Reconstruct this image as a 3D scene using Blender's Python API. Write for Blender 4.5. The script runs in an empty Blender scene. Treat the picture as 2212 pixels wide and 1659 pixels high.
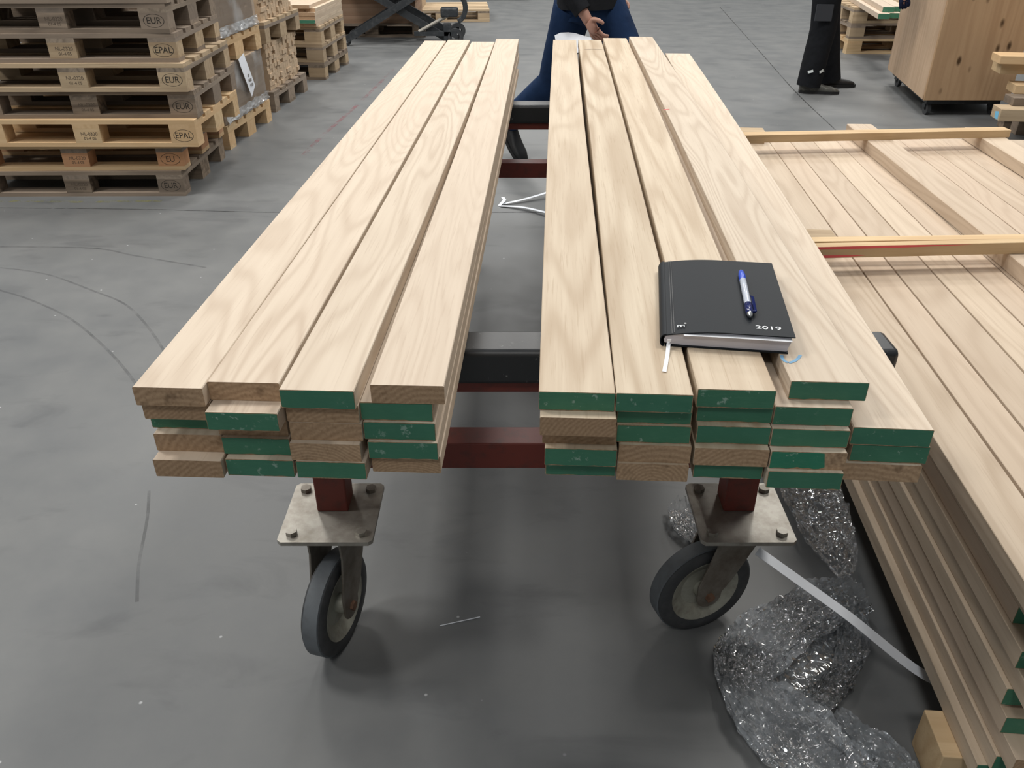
import bpy, math, random
from mathutils import Vector, Matrix, noise
random.seed(7)
S = bpy.context.scene
COL = S.collection
R = math.radians

# ------------------------------------------------------------------ camera
H = 1.43                       # lens height above the floor
F = 1790.0                     # focal length for a 2212 px wide frame
PITCH = math.atan((829.5 + 240) / F)
cd = bpy.data.cameras.new('camera'); cam = bpy.data.objects.new('camera', cd); COL.objects.link(cam)
cam.location = (0, 0, H); cam.rotation_euler = (math.pi / 2 - PITCH, 0, 0)
cd.sensor_fit = 'HORIZONTAL'; cd.sensor_width = 36; cd.lens = F / 2212 * 36; cd.clip_start = 0.02; cd.clip_end = 200
S.camera = cam
sp, cp = math.sin(PITCH), math.cos(PITCH)

def P(px, py, z=0.0):
    """photo pixel + known height above the floor -> real place in the hall"""
    u = (px - 1106) / F; v = (py - 829.5) / F
    t = (H - z) / (sp + v * cp)
    return Vector((u * t, (cp - v * sp) * t, z))

def PY(px, py, Y):
    """photo pixel + known distance Y -> real place"""
    u = (px - 1106) / F; v = (py - 829.5) / F
    t = Y / (cp - v * sp)
    return Vector((u * t, Y, H - (sp + v * cp) * t))

# ------------------------------------------------------------------ light
vs = S.view_settings
vs.view_transform = 'Standard'; vs.look = 'None'; vs.gamma = 1; vs.use_curve_mapping = False; vs.exposure = 0.30
W = bpy.data.worlds.new('hall_air'); S.world = W; W.use_nodes = True
W.node_tree.nodes['Background'].inputs[0].default_value = (0.86, 0.93, 1.0, 1)
W.node_tree.nodes['Background'].inputs[1].default_value = 0.55

def lamp(x, y, z, sx, sy, power, col=(1, 0.97, 0.92), tilt=0, rz=0):
    l = bpy.data.lights.new('hall_and_fill_lamp', 'AREA'); l.shape = 'RECTANGLE'; l.size = sx; l.size_y = sy
    l.energy = power; l.color = col
    o = bpy.data.objects.new('hall_and_fill_lamp', l); COL.objects.link(o)
    o.location = (x, y, z); o.rotation_euler = (tilt, 0, rz)
for lx, ly, pw in ((-3.5, 3.0, 150), (2.8, 3.2, 150), (-3.5, 8.6, 130), (2.6, 8.6, 150), (-0.6, 6.4, 125), (0.4, 14.5, 230), (5.5, 13.5, 190), (-6.0, 14.5, 190), (-6.5, 0.5, 190), (-0.6, -3.2, 70)):  # the last one, behind the camera, is added to brighten the board ends
    lamp(lx, ly, 6.2, 1.3, 1.3, pw)

# ------------------------------------------------------------------ materials
def mat(name, base=(0.5, 0.5, 0.5), rough=0.6, metal=0.0, spec=0.5):
    m = bpy.data.materials.new(name); m.use_nodes = True
    b = m.node_tree.nodes['Principled BSDF']
    b.inputs['Base Color'].default_value = (*base, 1); b.inputs['Roughness'].default_value = rough
    b.inputs['Metallic'].default_value = metal; b.inputs['Specular IOR Level'].default_value = spec
    return m
class N:
    def __init__(s, m): s.t = m.node_tree; s.b = s.t.nodes['Principled BSDF']
    def n(s, kind, **kw):
        x = s.t.nodes.new('ShaderNode' + kind)
        for k, v in kw.items():
            if k in x.inputs.keys(): x.inputs[k].default_value = v
            else: setattr(x, k, v)
        return x
    def l(s, a, b): s.t.links.new(a, b)
    def math(s, op, a, b=0.0, c=None):
        x = s.t.nodes.new('ShaderNodeMath'); x.operation = op
        for i, v in enumerate((a, b, c)):
            if v is None: continue
            if isinstance(v, (int, float)): x.inputs[i].default_value = v
            else: s.l(v, x.inputs[i])
        return x.outputs[0]
    def mix(s, f, a, b, blend='MIX'):
        x = s.t.nodes.new('ShaderNodeMix'); x.data_type = 'RGBA'; x.blend_type = blend
        for i, v in ((0, f), (6, a), (7, b)):
            if isinstance(v, (int, float)): x.inputs[i].default_value = v
            elif isinstance(v, tuple): x.inputs[i].default_value = (*v, 1)
            else: s.l(v, x.inputs[i])
        return x.outputs[2]
    def ramp(s, f, stops):
        x = s.t.nodes.new('ShaderNodeValToRGB'); e = x.color_ramp.elements
        while len(e) < len(stops): e.new(0.5)
        for i, (p, c) in enumerate(stops):
            e[i].position = p; e[i].color = (*c, 1) if isinstance(c, tuple) else (c, c, c, 1)
        s.l(f, x.inputs[0]); return x.outputs[0]
    def noise(s, vec, scale, detail=3, rough=0.5, dist=0.0):
        x = s.n('TexNoise', Scale=scale, Detail=detail, Roughness=rough, Distortion=dist)
        s.l(vec, x.inputs['Vector']); return x.outputs['Fac']
    def coords(s, scale=(1, 1, 1), rnd=True, kind='Object'):
        tc = s.n('TexCoord'); mp = s.n('Mapping'); mp.inputs['Scale'].default_value = scale
        s.l(tc.outputs[kind], mp.inputs['Vector'])
        if not rnd: return mp.outputs[0], None
        oi = s.n('ObjectInfo'); r = s.math('MULTIPLY', oi.outputs['Random'], 37.0)
        cx = s.n('CombineXYZ'); s.l(r, cx.inputs[0]); s.l(r, cx.inputs[1]); s.l(s.math('MULTIPLY', r, 1.7), cx.inputs[2])
        va = s.n('VectorMath'); va.operation = 'ADD'; s.l(mp.outputs[0], va.inputs[0]); s.l(cx.outputs[0], va.inputs[1])
        return va.outputs[0], oi.outputs['Random']
    def bump(s, h, strength=0.3, dist=0.002):
        x = s.n('Bump', Strength=strength, Distance=dist); s.l(h, x.inputs['Height']); s.l(x.outputs[0], s.b.inputs['Normal'])

def wood(name, light, dark, axis='Y', rings=14, contrast=0.6, tint=0.10, pores=0.25, rough=0.62, knots=0.0, warm=(0.60, 0.42, 0.30)):
    m = mat(name, light, rough, spec=0.3); g = N(m)
    a = 0.10
    sc = {'X': (a, 1, 1), 'Y': (1, a, 1), 'Z': (1, 1, a)}[axis]
    v, rnd = g.coords(sc)
    n1 = g.noise(v, 5.5, 2, 0.45, 0.25)
    w = g.math('SINE', g.math('MULTIPLY', n1, rings * 6.2832))
    w = g.math('MULTIPLY', g.math('ADD', w, 1.0), 0.5)
    w = g.math('POWER', w, 2.2)
    big = g.noise(v, 2.2, 2)
    sc2 = {'X': (0.03, 1, 1), 'Y': (1, 0.03, 1), 'Z': (1, 1, 0.03)}[axis]
    v2, _ = g.coords(sc2)
    fine = g.noise(v2, 260, 3, 0.65)
    fib = g.noise(v2, 60, 3, 0.6)
    strength = g.math('MULTIPLY', w, g.math('MULTIPLY', g.ramp(big, [(0.3, 0.25), (0.75, 1.0)]), contrast))
    col = g.mix(strength, light, dark)
    col = g.mix(g.math('MULTIPLY', g.ramp(fib, [(0.35, 0.0), (0.75, 1.0)]), contrast * 0.55), col, dark)
    col = g.mix(g.math('MULTIPLY', g.ramp(fine, [(0.56, 0.0), (0.68, 1.0)]), pores), col, dark)
    col = g.mix(g.math('MULTIPLY', rnd, tint * 3), col, warm)
    h2 = g.math('FRACT', g.math('MULTIPLY', rnd, 7.31))
    br = g.ramp(h2, [(0.0, 1.0 - tint), (1.0, 1.0)])
    col = g.mix(1.0, col, br, 'MULTIPLY')
    if knots > 0:
        kv, _ = g.coords({'X': (0.5, 1, 1), 'Y': (1, 0.5, 1), 'Z': (1, 1, 0.5)}[axis])
        vo = g.n('TexVoronoi', Scale=knots); g.l(kv, vo.inputs['Vector'])
        k = g.ramp(vo.outputs['Distance'], [(0.09, 1.0), (0.21, 0.0)])
        col = g.mix(k, col, tuple(c * 0.28 for c in dark))
    g.l(col, g.b.inputs['Base Color']); g.bump(fine, 0.12, 0.0008)
    return m

def endgrain(name, light, dark):
    m = mat(name, light, 0.75, spec=0.2); g = N(m)
    v, rnd = g.coords((1, 1, 1))
    tc = g.n('TexCoord'); sx = g.n('SeparateXYZ'); g.l(tc.outputs['Object'], sx.inputs[0])
    cx = g.math('SUBTRACT', sx.outputs[0], g.math('MULTIPLY', rnd, 0.16))
    cz = g.math('ADD', sx.outputs[2], g.math('ADD', g.math('MULTIPLY', g.math('FRACT', g.math('MULTIPLY', rnd, 9.7)), 0.12), 0.03))
    rr = g.math('SQRT', g.math('ADD', g.math('MULTIPLY', cx, cx), g.math('MULTIPLY', cz, cz)))
    rr = g.math('ADD', rr, g.math('MULTIPLY', g.noise(v, 14, 2), 0.02))
    w = g.math('MULTIPLY', g.math('ADD', g.math('SINE', g.math('MULTIPLY', rr, g.math('ADD', 620.0, g.math('MULTIPLY', g.math('FRACT', g.math('MULTIPLY', rnd, 5.3)), 800)))), 1), 0.5)
    saw = g.noise(v, 240, 2)
    blot = g.noise(v, 30, 3)
    col = g.mix(g.math('MULTIPLY', w, 0.32), light, dark)
    col = g.mix(g.math('MULTIPLY', g.ramp(saw, [(0.45, 0.0), (0.7, 1.0)]), 0.35), col, dark)
    col = g.mix(g.ramp(blot, [(0.62, 0.0), (0.78, 0.75)]), col, tuple(c * 0.35 for c in dark))
    col = g.mix(g.math('MULTIPLY', rnd, 0.35), col, dark)
    g.l(col, g.b.inputs['Base Color']); g.bump(saw, 0.3, 0.001)
    return m

def paintgreen(name='green_wax', a=(0.075, 0.25, 0.145), b=(0.04, 0.165, 0.10)):
    m = mat(name, a, 0.5, spec=0.45); g = N(m)
    v, rnd = g.coords((1, 1, 1))
    n = g.noise(v, 18, 3, 0.6)
    mp = g.n('Mapping'); mp.inputs['Scale'].default_value = (18, 1, 90); mp.inputs['Rotation'].default_value = (0, 0.5, 0); g.l(v, mp.inputs[0])
    st = g.noise(mp.outputs[0], 3, 3, 0.7)
    chips = g.noise(v, 55, 4, 0.7)
    spots = g.noise(v, 9, 2)
    col = g.mix(n, a, b)
    col = g.mix(g.math('MULTIPLY', g.ramp(st, [(0.5, 0.0), (0.75, 1.0)]), 0.25), col, (0.12, 0.30, 0.20))
    col = g.mix(g.math('MULTIPLY', g.ramp(chips, [(0.60, 0.0), (0.66, 0.8)]), g.ramp(spots, [(0.46, 0.0), (0.56, 1.0)])), col, (0.38, 0.52, 0.44))
    col = g.mix(g.math('MULTIPLY', rnd, 0.3), col, (0.03, 0.16, 0.12))
    g.l(col, g.b.inputs['Base Color']); g.bump(n, 0.2, 0.001)
    return m

OAK = wood('planed_oak', (0.66, 0.56, 0.445), (0.38, 0.275, 0.19), 'Y', 26, 0.42, 0.08, 0.26, warm=(0.66, 0.50, 0.39))
OAKS = wood('planed_oak_straight', (0.645, 0.545, 0.415), (0.37, 0.265, 0.17), 'Y', 9, 0.85, 0.08, 0.42, warm=(0.65, 0.51, 0.38))
OAKP = wood('pile_oak', (0.64, 0.53, 0.405), (0.37, 0.27, 0.18), 'Y', 16, 0.5, 0.16, 0.25, warm=(0.62, 0.47, 0.36))
OAKE = endgrain('sawn_oak_end', (0.56, 0.39, 0.25), (0.22, 0.13, 0.07))
GREEN = paintgreen()
FRESH = wood('fresh_softwood', (0.74, 0.56, 0.34), (0.44, 0.27, 0.13), 'X', 9, 0.5, 0.15, 0.3, 0.7, warm=(0.66, 0.40, 0.20))
FRESHY = wood('fresh_softwood_cross', (0.74, 0.56, 0.34), (0.44, 0.27, 0.13), 'Y', 9, 0.5, 0.15, 0.3, 0.7, warm=(0.66, 0.40, 0.20))
OLD = wood('weathered_softwood', (0.36, 0.28, 0.205), (0.085, 0.062, 0.045), 'X', 9, 0.95, 0.25, 0.5, 0.85, warm=(0.30, 0.24, 0.19))
OLDY = wood('weathered_softwood_cross', (0.36, 0.29, 0.22), (0.11, 0.085, 0.065), 'Y', 9, 0.75, 0.25, 0.5, 0.85, warm=(0.28, 0.23, 0.19))
MID = wood('used_softwood', (0.60, 0.46, 0.30), (0.28, 0.19, 0.11), 'X', 9, 0.65, 0.2, 0.4, 0.8, warm=(0.42, 0.32, 0.22))
MIDY = wood('used_softwood_cross', (0.58, 0.45, 0.30), (0.27, 0.18, 0.11), 'Y', 9, 0.65, 0.2, 0.4, 0.8, warm=(0.42, 0.32, 0.22))
ORANGE = wood('reddish_block', (0.62, 0.33, 0.17), (0.34, 0.15, 0.07), 'X', 6, 0.4, 0.1, 0.3, 0.85)
PINE = wood('knotty_pine', (0.50, 0.33, 0.19), (0.30, 0.165, 0.08), 'Z', 8, 0.45, 0.1, 0.2, 0.5, knots=10.0)
LATH = endgrain('lath_ends', (0.62, 0.48, 0.34), (0.40, 0.29, 0.19))
DARKW = wood('dark_lumber', (0.26, 0.155, 0.095), (0.12, 0.065, 0.04), 'X', 8, 0.5, 0.15, 0.3, 0.8)

def worn(name, a, b, rough, metal, scale=40, thr=(0.5, 0.68), amt=1.0, rnd=True):
    m = mat(name, a, rough, metal); g = N(m); v, _ = g.coords((1, 1, 1))
    n = g.noise(v, scale, 5, 0.65)
    g.l(g.mix(g.math('MULTIPLY', g.ramp(n, [(thr[0], 0.0), (thr[1], 1.0)]), amt), a, b), g.b.inputs['Base Color'])
    g.bump(n, 0.15, 0.001); return m
REDP = worn('red_oxide_paint', (0.17, 0.032, 0.022), (0.06, 0.03, 0.025), 0.5, 0, 30, (0.5, 0.75), 0.7)
BLACKP = worn('scuffed_black_rubber', (0.022, 0.024, 0.027), (0.30, 0.31, 0.32), 0.38, 0, 60, (0.64, 0.74), 0.7)
ZINC = worn('dull_zinc_steel', (0.40, 0.38, 0.34), (0.24, 0.215, 0.18), 0.45, 0.55, 22, (0.42, 0.68), 0.8)
FORK = worn('dirty_zinc_fork', (0.24, 0.22, 0.19), (0.13, 0.10, 0.075), 0.5, 0.5, 25, (0.4, 0.7), 0.8)
RUST = worn('rusty_steel', (0.20, 0.11, 0.07), (0.10, 0.05, 0.03), 0.7, 0.2, 60)
TYRE = worn('grey_black_rubber', (0.045, 0.048, 0.052), (0.10, 0.10, 0.105), 0.6, 0, 30, (0.45, 0.75), 0.5)
TREAD = worn('scuffed_tread_rubber', (0.13, 0.145, 0.16), (0.08, 0.085, 0.09), 0.6, 0, 30, (0.45, 0.75), 0.6)
RIM = worn('dusty_grey_rim', (0.42, 0.42, 0.36), (0.22, 0.20, 0.16), 0.5, 0.3, 25, (0.45, 0.7), 0.8)
BLACKM = worn('black_painted_steel', (0.035, 0.04, 0.045), (0.07, 0.075, 0.08), 0.45, 0.2, 20)
COVER = mat('black_leatherette', (0.011, 0.014, 0.018), 0.55, spec=0.16)
_g = N(COVER); _v, _ = _g.coords((1, 1, 1)); _g.bump(_g.noise(_v, 900, 2), 0.25, 0.0004)
PAGES = mat('page_edges', (0.62, 0.60, 0.66), 0.8)
_g = N(PAGES); _v, _ = _g.coords((0.6, 0.6, 30)); _n = _g.noise(_v, 60, 3)
_g.l(_g.mix(_n, (0.50, 0.49, 0.54), (0.74, 0.72, 0.78)), _g.b.inputs['Base Color'])
WHITE = mat('white_satin', (0.86, 0.88, 0.92), 0.5)
SILVER = mat('silver_print', (0.62, 0.64, 0.66), 0.4, 0.2)
INK = mat('stamp_ink', (0.03, 0.025, 0.02), 0.9)
INKS = mat('faded_stamp_ink', (0.10, 0.075, 0.055), 0.9)
STRAP = mat('white_plastic_strap', (0.72, 0.75, 0.80), 0.35)
PAPER = mat('white_paper', (0.85, 0.88, 0.94), 0.8)
BLUE = mat('blue_pen_grip', (0.015, 0.07, 0.55), 0.3)
NAVY = mat('dark_blue_pen_plastic', (0.008, 0.015, 0.10), 0.15)
PENB = mat('pen_barrel', (0.50, 0.54, 0.62), 0.15)
CHROME = mat('chrome', (0.75, 0.75, 0.76), 0.15, 1.0)
BCRAY = mat('blue_crayon', (0.22, 0.42, 0.62), 0.8)
REDC = mat('red_spray_paint', (0.80, 0.11, 0.12), 0.7)
PENCIL = mat('pencil_line', (0.30, 0.24, 0.18), 0.8)
LBLUE = mat('light_blue_paint', (0.20, 0.55, 0.80), 0.6)

def film(name, base=0.04, patch=(0.35, 0.7), crease=0.0, clear=0.72, tint=(0.80, 0.84, 0.88), rough=0.12, white=0.12, bscale=45, gl=0.75):
    m = bpy.data.materials.new(name); m.use_nodes = True; t = m.node_tree; g = N.__new__(N); g.t = t
    b = t.nodes['Principled BSDF']; g.b = b; out = t.nodes['Material Output']
    b.inputs['Base Color'].default_value = (*tint, 1); b.inputs['Roughness'].default_value = rough
    b.inputs['Specular IOR Level'].default_value = gl
    tr = g.n('BsdfTransparent'); tr.inputs[0].default_value = (0.97, 0.98, 0.99, 1)
    gloss = g.n('BsdfGlossy'); gloss.inputs['Roughness'].default_value = rough; gloss.inputs[0].default_value = (1, 1, 1, 1)
    dif = g.n('BsdfTranslucent'); dif.inputs[0].default_value = (*tint, 1)
    d2 = g.n('BsdfDiffuse'); d2.inputs[0].default_value = (*tint, 1)
    v, _ = g.coords((1, 1, 1)); nn_ = g.n('TexNoise', Scale=bscale, Detail=4, Roughness=0.6, Distortion=1.5); nn_.noise_type = 'RIDGED_MULTIFRACTAL'; g.l(v, nn_.inputs['Vector']); n = nn_.outputs['Fac']; n2 = g.noise(v, bscale * 0.3, 2)
    bu = g.n('Bump', Strength=1.0, Distance=0.006); g.l(n, bu.inputs['Height'])
    for x in (gloss,): g.l(bu.outputs[0], x.inputs['Normal'])
    mx = g.n('MixShader'); mx.inputs[0].default_value = 0.5; g.l(d2.outputs[0], mx.inputs[1]); g.l(dif.outputs[0], mx.inputs[2])
    fr = g.n('LayerWeight', Blend=0.35); g.l(bu.outputs[0], fr.inputs['Normal'])
    mx2 = g.n('MixShader'); g.l(g.ramp(fr.outputs['Fresnel'], [(0.0, base), (0.35, base * 2.5), (0.95, gl)]), mx2.inputs[0])
    mxt = g.n('MixShader'); g.l(g.math('ADD', g.math('MULTIPLY', g.ramp(n2, [(patch[0], 0.15), (patch[1], 1.0)]), white), g.math('MULTIPLY', g.ramp(n, [(0.62, 0.0), (0.95, 1.0)]), crease)), mxt.inputs[0]); g.l(tr.outputs[0], mxt.inputs[1]); g.l(mx.outputs[0], mxt.inputs[2])
    g.l(mxt.outputs[0], mx2.inputs[1]); g.l(gloss.outputs[0], mx2.inputs[2]); g.l(mx2.outputs[0], out.inputs[0])
    return m
FILM = film('crumpled_clear_film', white=0.38, bscale=26, gl=0.95, rough=0.08, base=0.05, crease=0.30)
FILMD = film('thin_clear_film', white=0.03, bscale=22, gl=0.5, rough=0.06, crease=0.15)
FILMW = film('stretch_wrap', white=0.75, bscale=12, gl=0.8, rough=0.12, base=0.05, patch=(0.56, 0.74))  # white patches painted into the wrap stand for glare

HEM = film('gathered_wrap', white=0.85, bscale=16, gl=0.8, rough=0.12, base=0.06, patch=(0.38, 0.66))

# ------------------------------------------------------------------ mesh helpers
class MB:
    def __init__(s): s.v = []; s.f = []; s.m = []
    def add(s, vs_, fs, mi=0, M=None):
        o = len(s.v)
        s.v += [tuple(M @ Vector(v)) if M else tuple(v) for v in vs_]
        for f in fs: s.f.append(tuple(i + o for i in f)); s.m.append(mi)
        return s
    def box(s, x0, x1, y0, y1, z0, z1, mi=0, M=None):
        v = [(x0, y0, z0), (x1, y0, z0), (x1, y1, z0), (x0, y1, z0), (x0, y0, z1), (x1, y0, z1), (x1, y1, z1), (x0, y1, z1)]
        return s.add(v, [(0, 3, 2, 1), (4, 5, 6, 7), (0, 1, 5, 4), (1, 2, 6, 5), (2, 3, 7, 6), (3, 0, 4, 7)], mi, M)
    def prism(s, poly, h0, h1, mi=0, M=None):       # poly in xy, extruded along z
        n = len(poly); v = [(x, y, h0) for x, y in poly] + [(x, y, h1) for x, y in poly]
        return s.add(v, [tuple(range(n))[::-1], tuple(range(n, 2 * n))] + [(i, (i + 1) % n, n + (i + 1) % n, n + i) for i in range(n)], mi, M)
    def tube(s, p0, p1, r0, r1=None, n=16, mi=0, M=None):
        r1 = r0 if r1 is None else r1
        p0, p1 = Vector(p0), Vector(p1); q = (p1 - p0).to_track_quat('Z', 'Y')
        v = []
        for p, r in ((p0, r0), (p1, r1)):
            for i in range(n): a = 2 * math.pi * i / n; v.append(p + q @ Vector((math.cos(a) * r, math.sin(a) * r, 0)))
        return s.add(v, [tuple(range(n))[::-1], tuple(range(n, 2 * n))] + [(i, (i + 1) % n, n + (i + 1) % n, n + i) for i in range(n)], mi, M)
    def lathe(s, prof, n=40, mi=0, M=None, close=False):   # prof (r, h) about Z
        v = []; k = len(prof)
        for i in range(n):
            a = 2 * math.pi * i / n
            for r, h in prof: v.append((r * math.cos(a), r * math.sin(a), h))
        f = []
        for i in range(n):
            j = (i + 1) % n
            for q in range(k if close else k - 1):
                w = (q + 1) % k; f.append((i * k + q, j * k + q, j * k + w, i * k + w))
        return s.add(v, f, mi, M)
    def strip(s, pts, w, up=(0, 0, 1), th=0.001, mi=0):     # flat band along pts
        pts = [Vector(p) for p in pts]; v = []; k = len(pts)
        for i, p in enumerate(pts):
            t = (pts[min(i + 1, k - 1)] - pts[max(i - 1, 0)]).normalized()
            u = Vector(up) if not isinstance(up, list) else Vector(up[i])
            side = t.cross(u).normalized(); nn = side.cross(t).normalized()
            ww = w if isinstance(w, (int, float)) else w[i]
            for a, b in ((-1, 0), (1, 0), (1, 1), (-1, 1)): v.append(p + side * a * ww / 2 + nn * b * th)
        f = [(0, 1, 2, 3), tuple(4 * (k - 1) + q for q in (3, 2, 1, 0))]
        for i in range(k - 1):
            for q in range(4): w_ = (q + 1) % 4; f.append((4 * i + q, 4 * (i + 1) + q, 4 * (i + 1) + w_, 4 * i + w_))
        return s.add(v, f, mi)
    def build(s, name, mats, parent=None, loc=(0, 0, 0), rot=(0, 0, 0), smooth=False, bevel=0):
        me = bpy.data.meshes.new(name); me.from_pydata(s.v, [], s.f)
        if not isinstance(mats, (list, tuple)): mats = [mats]
        for m in mats: me.materials.append(m)
        me.polygons.foreach_set('material_index', s.m); me.update()
        import bmesh
        bm = bmesh.new(); bm.from_mesh(me); bmesh.ops.recalc_face_normals(bm, faces=bm.faces); bm.to_mesh(me); bm.free()
        if smooth: me.shade_smooth(); me.set_sharp_from_angle(angle=R(38))
        o = bpy.data.objects.new(name, me); COL.objects.link(o)
        o.location = loc; o.rotation_euler = rot
        if parent: o.parent = parent
        if bevel:
            b = o.modifiers.new('edge', 'BEVEL'); b.width = bevel; b.segments = 2; b.limit_method = 'ANGLE'
        return o
def tag(o, label=None, cat=None, group=None, kind=None):
    if label: o['label'] = label
    if cat: o['category'] = cat
    if group: o['group'] = group
    if kind: o['kind'] = kind
    return o
def empty(name, loc=(0, 0, 0), rz=0.0):
    o = bpy.data.objects.new(name, None); COL.objects.link(o); o.location = loc; o.rotation_euler = (0, 0, rz); o.empty_display_size = 0.1
    return o
def copy_tree(o, parent=None):
    c = o.copy(); COL.objects.link(c); c.parent = parent
    for ch in list(o.children): copy_tree(ch, c)
    return c
def text(name, body, size, m, parent, loc, rot, depth=0.0006, sx=1.0):
    cu = bpy.data.curves.new(name, 'FONT'); cu.body = body; cu.size = size; cu.extrude = depth; cu.align_x = 'CENTER'; cu.align_y = 'CENTER'
    tmp = bpy.data.objects.new(name, cu); COL.objects.link(tmp)
    dg = bpy.context.evaluated_depsgraph_get(); me = bpy.data.meshes.new_from_object(tmp.evaluated_get(dg))
    bpy.data.objects.remove(tmp); me.materials.clear(); me.materials.append(m)
    o = bpy.data.objects.new(name, me); COL.objects.link(o); o.location = loc; o.rotation_euler = rot; o.scale = (sx, 1, 1); o.parent = parent
    return o

# ------------------------------------------------------------------ floor
fm = mat('polished_concrete', (0.2, 0.2, 0.2), 0.5, spec=0.32); g = N(fm)
v, _ = g.coords((1, 1, 1), rnd=False)
a = g.noise(v, 0.55, 4, 0.55); b_ = g.noise(v, 4.0, 6, 0.62); c_ = g.noise(v, 60, 2)
mp = g.n('Mapping'); mp.inputs['Scale'].default_value = (1.0, 2.6, 1); mp.inputs['Rotation'].default_value = (0, 0, 0.5); g.l(v, mp.inputs[0])
d_ = g.noise(mp.outputs[0], 2.6, 5, 0.6, 0.6)
col = g.mix(a, (0.118, 0.124, 0.130), (0.162, 0.167, 0.168))
col = g.mix(g.math('MULTIPLY', g.ramp(b_, [(0.35, 0.0), (0.7, 1.0)]), 0.45), col, (0.205, 0.207, 0.202))
col = g.mix(g.math('MULTIPLY', g.ramp(d_, [(0.56, 0.0), (0.72, 1.0)]), 0.42), col, (0.075, 0.079, 0.084))
spk = g.n('TexVoronoi', Scale=11.0); g.l(v, spk.inputs['Vector'])
rn = g.n('TexWhiteNoise'); g.l(spk.outputs['Color'], rn.inputs['Vector'])
col = g.mix(g.math('MULTIPLY', g.ramp(spk.outputs['Distance'], [(0.025, 1.0), (0.05, 0.0)]), g.ramp(rn.outputs['Value'], [(0.6, 0.0), (0.62, 0.8)])), col, (0.5, 0.51, 0.52))
dk = g.n('TexVoronoi', Scale=3.2); mp2 = g.n('Mapping'); mp2.inputs['Scale'].default_value = (1, 2.2, 1); g.l(v, mp2.inputs[0]); g.l(mp2.outputs[0], dk.inputs['Vector'])
rn2 = g.n('TexWhiteNoise'); g.l(dk.outputs['Color'], rn2.inputs['Vector'])
col = g.mix(g.math('MULTIPLY', g.ramp(dk.outputs['Distance'], [(0.03, 1.0), (0.13, 0.0)]), g.ramp(rn2.outputs['Value'], [(0.55, 0.0), (0.95, 0.35)])), col, (0.07, 0.073, 0.08))
g.l(col, g.b.inputs['Base Color'])
g.l(g.ramp(b_, [(0.3, 0.42), (0.7, 0.55)]), g.b.inputs['Roughness']); g.bump(c_, 0.06, 0.001)
fl = MB().box(-12.2, 12.2, -7.2, 24.2, -0.2, 0).build('floor', fm); tag(fl, kind='structure')

WALLM = mat('painted_wall', (0.42, 0.43, 0.43), 0.8); CEILM = mat('steel_ceiling', (0.40, 0.41, 0.42), 0.7)
for nm, b in (('wall_left', (-12.2, -12, -7.2, 24.2, 0, 7)), ('wall_right', (12, 12.2, -7.2, 24.2, 0, 7)), ('wall_back', (-12, 12, 24, 24.2, 0, 7)), ('wall_front', (-12, 12, -7.2, -7, 0, 7))):
    tag(MB().box(*b).build(nm, WALLM), kind='structure')
mb = MB()          # unseen roof; its three long skylight openings are added to let daylight in
for x0, x1 in ((-12.2, -9), (-6, -1.5), (1.5, 6), (9, 12.2)): mb.box(x0, x1, -7.2, 24.2, 7, 7.2)
tag(mb.build('ceiling', CEILM), kind='structure')

def decalmat(name, c, alpha, scale=30, thr=(0.35, 0.6)):
    m = mat(name, c, 0.7); g = N(m); v, _ = g.coords((1, 1, 1), rnd=False)
    n = g.noise(v, scale, 4, 0.7); g.l(g.math('MULTIPLY', g.ramp(n, [(thr[0], 0.0), (thr[1], 1.0)]), alpha), g.b.inputs['Alpha']); return m
TM = decalmat('tyre_rubber_trace', (0.03, 0.03, 0.035), 0.20, 9, (0.3, 0.75)); JM = decalmat('dark_joint_line', (0.02, 0.02, 0.02), 0.5, 9, (0.3, 0.65))  # floor joints are drawn as a dark uneven line
RM = decalmat('faded_red_paint', (0.30, 0.10, 0.12), 0.45, 7, (0.45, 0.8)); YM = decalmat('worn_yellow_paint', (0.30, 0.29, 0.12), 0.5, 14, (0.45, 0.7))
def sm(pts, k=8):
    out = []; n = len(pts)
    for i in range(n - 1):
        p0, p1, p2, p3 = pts[max(i - 1, 0)], pts[i], pts[i + 1], pts[min(i + 2, n - 1)]
        for j in range(k):
            t = j / k
            out.append(0.5 * ((2 * p1) + (p2 - p0) * t + (2 * p0 - 5 * p1 + 4 * p2 - p3) * t * t + (3 * p1 - p0 - 3 * p2 + p3) * t ** 3))
    out.append(pts[-1]); return out
def decal(name, pix, w, m, z=0.0004):
    q = sm([P(x, y, z) for x, y in pix]); MB().strip(q, w, th=0.0002).build(name, m, fl)
decal('tyre_mark', [(-60, 610), (0, 627), (64, 647), (148, 686), (222, 746), (287, 820), (330, 900)], 0.010, TM)
decal('tyre_mark', [(-60, 534), (0, 533), (198, 536), (296, 553), (445, 578)], 0.012, TM)
decal('tyre_mark', [(0, 578), (99, 592), (198, 627), (277, 662), (341, 736), (370, 800)], 0.010, TM)
decal('tyre_mark', [(322, 1060), (318, 1120), (300, 1220), (296, 1300)], 0.008, TM)
decal('floor_joint', [(-200, 446), (0, 449), (300, 452), (640, 459), (1180, 459), (1700, 462)], 0.007, JM)
decal('floor_joint', [(1555, 15), (1640, 110), (1720, 200), (1808, 284), (1900, 380)], 0.009, JM)
decal('red_line', [(655, 335), (700, 290), (770, 228), (850, 150)], 0.03, RM)
decal('yellow_line', [(-300, 436), (0, 434), (180, 436), (350, 434)], 0.03, YM)
MB().strip([P(950, 1352, .0006), P(1037, 1333, .0006)], 0.0025, th=0.0008).build('scratch', STRAP, fl)

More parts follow.
